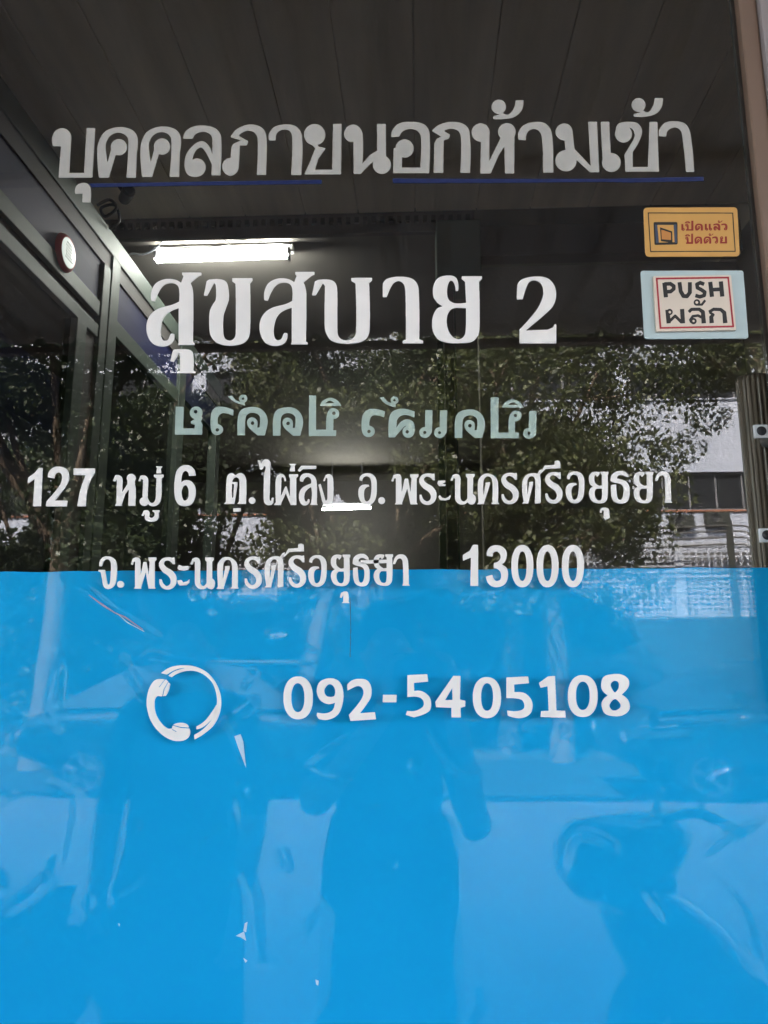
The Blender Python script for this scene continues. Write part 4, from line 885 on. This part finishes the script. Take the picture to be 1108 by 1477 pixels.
# ------------------------------------------------------------------ parked cars
def wheel(parent, x, y, r, outward):
    w = MB().lathe([(r * .62, y - .09), (r * .93, y - .1), (r, y - .06), (r, y + .06), (r * .93, y + .1), (r * .62, y + .09), (r * .62, y - .09)], 32, (x, 0, r + GZ * 0 + WZ), 'y').build("wheel", m_rubber, parent)
    rim = MB(); yo = y + outward * .075
    rim.lathe([(0, yo), (r * .12, yo + outward * .012), (r * .16, yo)], 20, (x, 0, r + WZ), 'y')
    rim.lathe([(r * .52, yo), (r * .6, yo + outward * .018), (r * .64, yo)], 32, (x, 0, r + WZ), 'y')
    for k in range(5):
        a = 2 * math.pi * k / 5 + .3; rim.tube([(x + math.cos(a) * r * .1, yo, r + WZ + math.sin(a) * r * .1), (x + math.cos(a) * r * .56, yo + outward * .006, r + WZ + math.sin(a) * r * .56)], [r * .07, r * .09], 8)
    rim.build("rim", m_chrome, w)
WZ = .006
def car(cx, cy, label, front=-1):
    e = empty("parked_car", (cx, cy, WZ), label, "car", "dark cars parked along the kerb")
    s = [(-2.12, .42, .62, .78), (-2.0, .30, .72, .84), (-1.3, .24, .90, .88), (-.85, .22, .96, .89), (.95, .22, .98, .89), (1.6, .26, .96, .88), (2.05, .34, .88, .84), (2.16, .46, .72, .78)]
    b_ = MB(); rings = []
    for (dx, zb, zt, w) in s:
        x = cx + front * -dx * -1; rings.append([(x, cy - w * .96, zb + WZ), (x, cy - w, (zb + zt) / 2), (x, cy - w * .95, zt), (x, cy - w * .6, zt + .03), (x, cy + w * .6, zt + .03), (x, cy + w * .95, zt), (x, cy + w, (zb + zt) / 2), (x, cy + w * .96, zb + WZ)])
    vs = [v for r_ in rings for v in r_]; fs = []
    for i in range(len(rings) - 1):
        for k in range(8): fs.append([i * 8 + k, i * 8 + (k + 1) % 8, (i + 1) * 8 + (k + 1) % 8, (i + 1) * 8 + k])
    fs += [list(range(8)), list(range((len(rings) - 1) * 8, len(rings) * 8))]
    b_.add(vs, fs, True)
    body = b_.build("body", m_carp, e)
    sb = body.modifiers.new("s", 'SUBSURF'); sb.levels = 1; sb.render_levels = 2
    cs = [(-.95, .97, .97, .78), (-.25, .97, 1.40, .62), (.35, .97, 1.46, .62), (.95, .98, 1.40, .60), (1.75, .97, .99, .72)]
    cbn = MB(); rings = []
    for dx, zb, zt, w in cs:
        x = cx - front * -dx * -1 if False else cx + front * -dx * -1
        rings.append([(x, cy - .80, zb), (x, cy - w, zt), (x, cy + w, zt), (x, cy + .80, zb)])
    vs = [v for r_ in rings for v in r_]; fs = []
    for i in range(4):
        for k in range(3): fs.append([i * 4 + k, i * 4 + k + 1, (i + 1) * 4 + k + 1, (i + 1) * 4 + k])
    cbn.add(vs, fs); cb = cbn.build("cabin_glass", m_wpane, e)
    rf = MB(); rf.box((cx - .55, cy - .60, 1.415), (cx + .35 + .55, cy + .60, 1.475), .03); rf.build("roof", m_carp, e)
    for dx in (-1.32, 1.30):
        for sy in (-1, 1): wheel(e, cx + dx, cy + sy * .80, .32, sy)
    for sy in (-1, 1):
        MB().box((cx - 2.13, cy + sy * .62 - .14, .62), (cx - 2.03, cy + sy * .62 + .14, .74), .03).build("headlight", m_wpaint, e)
        MB().box((cx + 2.06, cy + sy * .62 - .14, .66), (cx + 2.17, cy + sy * .62 + .14, .80), .03).build("tail_light", m_red, e)
        MB().box((cx - .75, cy + sy * .98 - .07, .98), (cx - .6, cy + sy * .98 + .07, 1.1), .03).build("mirror", m_carp, e)
    return e
wq = UR(120, 1140, 7.3)
car(wq.x + 1.32, -8.1, "dark car parked across the road, its alloy wheel mirrored left of the phone number")
car(wq.x + 1.32 + 6.4, -8.1, "dark car parked across the road behind the scooter")

# ------------------------------------------------------------------ motor scooter by the door
ms = empty("motor_scooter", (1.15, -1.62, GZ), "dark motor scooter parked on the pavement, nose towards the photographer", "scooter")
WZ = GZ
yS = -1.62
wheel(ms, .80, yS, .24, 1); wheel(ms, 1.98, yS, .24, 1)
def blob(name, rows, m, e):
    b_ = MB(); n = 14; vs = []; fs = []
    for (x, z, rx, ry, rz) in rows:
        for k in range(n):
            a = 2 * math.pi * k / n; vs.append((x + rx * math.sin(a), yS + ry * math.cos(a), z + rz * math.sin(a)))
    for i in range(len(rows) - 1):
        for k in range(n): fs.append([i * n + k, i * n + (k + 1) % n, (i + 1) * n + (k + 1) % n, (i + 1) * n + k])
    fs += [list(range(n)), list(range((len(rows) - 1) * n, len(rows) * n))]
    b_.add(vs, fs, True); o = b_.build(name, m, e); sm = o.modifiers.new("s", 'SUBSURF'); sm.levels = 1; sm.render_levels = 1; return o
blob("nose_cowl", [(.43, .84, .0, .05, .05), (.46, .85, 0, .13, .12), (.58, .85, .02, .17, .13), (.72, .88, .03, .17, .11), (.82, .90, .03, .10, .07)], m_scoot, ms)
blob("leg_shield", [(.56, .78, .05, .16, .06), (.72, .64, .11, .18, .11), (.84, .50, .14, .17, .12), (.98, .38, .10, .15, .08), (1.15, .33, .04, .15, .05), (1.3, .36, .04, .15, .07)], m_scoot, ms)
blob("rear_body", [(1.28, .50, .02, .10, .12), (1.5, .58, .02, .17, .15), (1.85, .66, .02, .16, .12), (2.15, .74, .02, .07, .05)], m_scoot, ms)
blob("seat", [(1.25, .74, .02, .10, .04), (1.45, .75, .02, .15, .06), (1.8, .80, .02, .15, .06), (2.08, .84, .02, .08, .04)], m_blackp, ms)
MB().tube([(.72, yS, .95), (.80, yS, .30 + GZ)], .035, 10).build("fork", m_blackp, ms)
MB().tube(curve3([(.86, yS - .34, 1.0), (.80, yS - .18, 1.02), (.74, yS, .97), (.80, yS + .18, 1.02), (.86, yS + .34, 1.0)], 5), .014, 8).build("handlebar", m_blackp, ms)
for s in (-1, 1):
    mr = MB().tube([(.80, yS + s * .2, 1.02), (.82, yS + s * .27, 1.2)], .007, 8).build("mirror_stalk", m_blackp, ms)
    MB().lathe([(0, .0), (.05, .004), (.055, .012), (.0, .03)], 18, (.82, yS + s * .29, 1.23), 'x').build("mirror", m_blackp, mr)
MB().lathe([(0, .425), (.06, .432), (.075, .45), (.07, .47)], 20, (0, yS, .85), 'x').build("headlight", m_wpaint, ms)
blob("front_mudguard", [(.62, .42, .02, .06, .02), (.72, .56, .05, .08, .03), (.86, .60, .05, .08, .03), (1.0, .50, .03, .06, .02)], m_scoot, ms)

# ------------------------------------------------------------------ potted plant at the left
pp_ = empty("potted_plant", (-1.12, -1.25, GZ), "leafy potted plant on the pavement at the lower left", "plant")
MB().lathe([(.0, GZ), (.13, GZ), (.19, GZ + .3), (.205, GZ + .3), (.205, GZ + .34), (.17, GZ + .34), (.165, GZ + .29), (0, GZ + .28)], 28, (-1.12, -1.25, 0)).build("pot", m_rubble, pp_)
MB().tube([(-1.12, -1.25, GZ + .27), (-1.10, -1.24, GZ + .62)], [.02, .012], 8).build("stem", m_bark, pp_)
me = crown_mesh([(random.uniform(-.16, .2), random.uniform(-.15, .15), random.uniform(.42, .66), .15) for _ in range(8)], 260, .14, 77); me.materials.append(m_leaf2)
o = bpy.data.objects.new("foliage", me); COL.objects.link(o); o.parent = pp_

# ------------------------------------------------------------------ people in front of the glass
def person(label, x, y, hand_l, hand_r, elbow_l, elbow_r, H=1.60, yaw=0.0, grip=None):
    k = (H) / 1.62; g0 = GZ
    e = empty("person", (x, y, g0), label, "person")
    V = []; Rr = []; E = []
    def v(p, r, par=None):
        V.append(Vector(p)); Rr.append(r); i = len(V) - 1
        if par is not None: E.append((par, i))
        return i
    def L_(dx, dy, z): return Vector((x + dx, y + dy, g0 + z * k))
    pel = v(L_(0, 0, .86), .135); wa = v(L_(0, .01, 1.0), .125, pel); ch = v(L_(0, 0, 1.18), .14, wa); nb = v(L_(0, -.01, 1.31), .075, ch)
    nk = v(L_(0, .01, 1.37), .05, nb); jw = v(L_(0, .035, 1.43), .06, nk); sk = v(L_(0, .02, 1.51), .082, jw); tp = v(L_(0, .01, 1.575), .055, sk)
    ns = v(L_(0, .112, 1.485), .012, sk)
    for s in (-1, 1): v(L_(s * .088, .01, 1.49), .014, sk)
    for s, hd, el in ((-1, hand_l, elbow_l), (1, hand_r, elbow_r)):
        hp = v(L_(s * .085, 0, .82), .095, pel); kn = v(L_(s * .10, .02, .46), .062, hp); an = v(L_(s * .105, -.01, .09), .042, kn); hl = v(L_(s * .105, .0, .035), .036, an); to = v(L_(s * .12, .17, .03), .028, hl)
        sh = v(L_(s * .165, -.01, 1.29), .062, nb); ee = v(el, .045, sh); wr = v(hd, .028, ee)
        d = (Vector(hd) - Vector(el)).normalized(); sd = d.orthogonal().normalized()
        if grip: dirv, inw = Vector(grip[0]), Vector((-s, 0, 0))
        else: dirv, inw = d, Vector((-s * .3, 1, 0)).normalized()
        pm = v(Vector(hd) + dirv * .05, .026, wr)
        acr = dirv.cross(inw).normalized()
        for q in range(4):
            ln = (.030, .034, .032, .025)[q]
            b0 = Vector(hd) + dirv * .085 + acr * (.030 - .020 * q)
            a1 = v(b0, .010, pm); a2 = v(b0 + dirv * ln * .8 + inw * .008, .009, a1); a3 = v(b0 + dirv * ln * 1.1 + inw * (.008 + ln), .008, a2)
        t1 = v(Vector(hd) + dirv * .035 + acr * .038, .011, pm); v(Vector(hd) + dirv * .06 + acr * .055 + inw * .02, .009, t1)
    me = bpy.data.meshes.new("body"); off = Vector((x, y, g0)); me.from_pydata([q - off for q in V], E, [])
    o = bpy.data.objects.new("body", me); COL.objects.link(o); o.parent = e
    sm = o.modifiers.new("skin", 'SKIN'); o.modifiers.new("sub", 'SUBSURF').levels = 2
    for i, r_ in enumerate(Rr):
        sv = me.skin_vertices[0].data[i]; a = r_
        sv.radius = (r_ * 1.25, r_ * .85) if i in (0, 1, 2) else (r_, r_); sv.use_root = (i == 0)
    bpy.context.view_layer.update()
    dg = bpy.context.evaluated_depsgraph_get(); nm = bpy.data.meshes.new_from_object(o.evaluated_get(dg))
    o.modifiers.clear(); o.data = nm; nm.name = "body"; nm.materials.clear()
    for mm in (m_skin, m_shirt, m_trous, m_blackp): nm.materials.append(mm)
    elz = [(Vector(elbow_l) + Vector(hand_l)) / 2, (Vector(elbow_r) + Vector(hand_r)) / 2]
    for pgn in nm.polygons:
        c_ = pgn.center + off; z = (c_.z - g0) / k; pgn.use_smooth = True
        mi = 1
        if z > 1.335: mi = 0
        if z < .88 and abs(c_.x - x) < .22: mi = 2
        if z < .07: mi = 3
        for hd, el in ((hand_l, elbow_l), (hand_r, elbow_r)):
            a, b2 = Vector(el), Vector(hd); dd = (b2 - a); t = (c_ - a).dot(dd) / dd.length_squared
            if t > .02 and (c_ - (a + dd * min(t, 1.0))).length < (.075 if t < 1 else .2): mi = 0
        pgn.material_index = mi
    hc = L_(0, .005, 1.525); hm = MB()
    hm.lathe([(.101 * math.cos(a), .112 * math.sin(a)) for a in np.linspace(-.55, math.pi / 2 - .02, 10)], 24)
    vv = []
    for (a, b2, c2) in hm.v: vv.append((a + hc.x, (b2 if b2 < .045 else b2 * .45 + .02) - .012 + hc.y, c2 + hc.z + (.0 if b2 < .04 else max(0, b2) * .45)))
    hm.v = vv; hm.build("hair", m_hair, e)
    for s in (-1, 1): MB().lathe([(0, .006), (.008, .004), (.011, 0), (.008, -.004), (0, -.006)], 12, tuple(L_(s * .032, .094, 1.515)), 'y').build("eye", m_wpaint, e)
    MB().tube([L_(-.022, .093, 1.44), L_(0, .1, 1.437), L_(.022, .093, 1.44)], .006, 8).build("mouth", mat("lips", (.3, .12, .1), .5), e)
    return e
phz = CAM.z
def long_shirt(e, x, y, rows, m):
    b_ = MB(); n = 28; vs = []; fs = []
    for (z, rx, ry) in rows:
        for k in range(n):
            a = 2 * math.pi * k / n; f_ = 1 + .05 * math.sin(a * 7 + z * 3) * (1.25 - z)
            vs.append((x + rx * f_ * math.cos(a), y + ry * f_ * math.sin(a), z))
    for i in range(len(rows) - 1):
        for k in range(n): fs.append([i * n + k, i * n + (k + 1) % n, (i + 1) * n + (k + 1) % n, (i + 1) * n + k])
    b_.add(vs, fs, True); b_.build("long_skirt", m, e)
pA = person("person in dark clothes holding up a phone to photograph the door", -.09, -1.34, (-.075, -1.0, phz - .10), (.080, -1.0, phz - .10), (-.30, -1.24, 1.05), (.15, -1.24, .99), 1.50, grip=((0, .05, 1),))
pB = person("person in dark clothes standing with arms down left of the photographer", -.69, -1.36, (-.90, -1.30, .78), (-.50, -1.30, .78), (-.91, -1.37, 1.02), (-.48, -1.37, 1.02), 1.52)
long_shirt(pA, -.09, -1.34, [(1.02, .165, .12), (.90, .19, .145), (.70, .195, .16), (.45, .20, .17), (.28, .205, .17)], m_trous)
long_shirt(pB, -.69, -1.36, [(1.02, .15, .12), (.90, .175, .14), (.70, .185, .15), (.45, .19, .16), (.28, .195, .16)], m_trous)
ph = empty("phone", (.0, -.965, phz), "black phone held up in both hands of the photographer", "phone")
MB().box((-.066, -.972, phz - .118), (.012, -.963, phz + .022), .003).build("casing", m_blackp, ph)
MB().lathe([(0, -.9605), (.006, -.9605), (.007, -.9628)], 18, (0, 0, phz), 'y').build("lens", m_wpane, ph)
MB().box((-.063, -.9735, phz - .112), (.009, -.9725, phz + .018)).build("screen", m_wpane, ph)
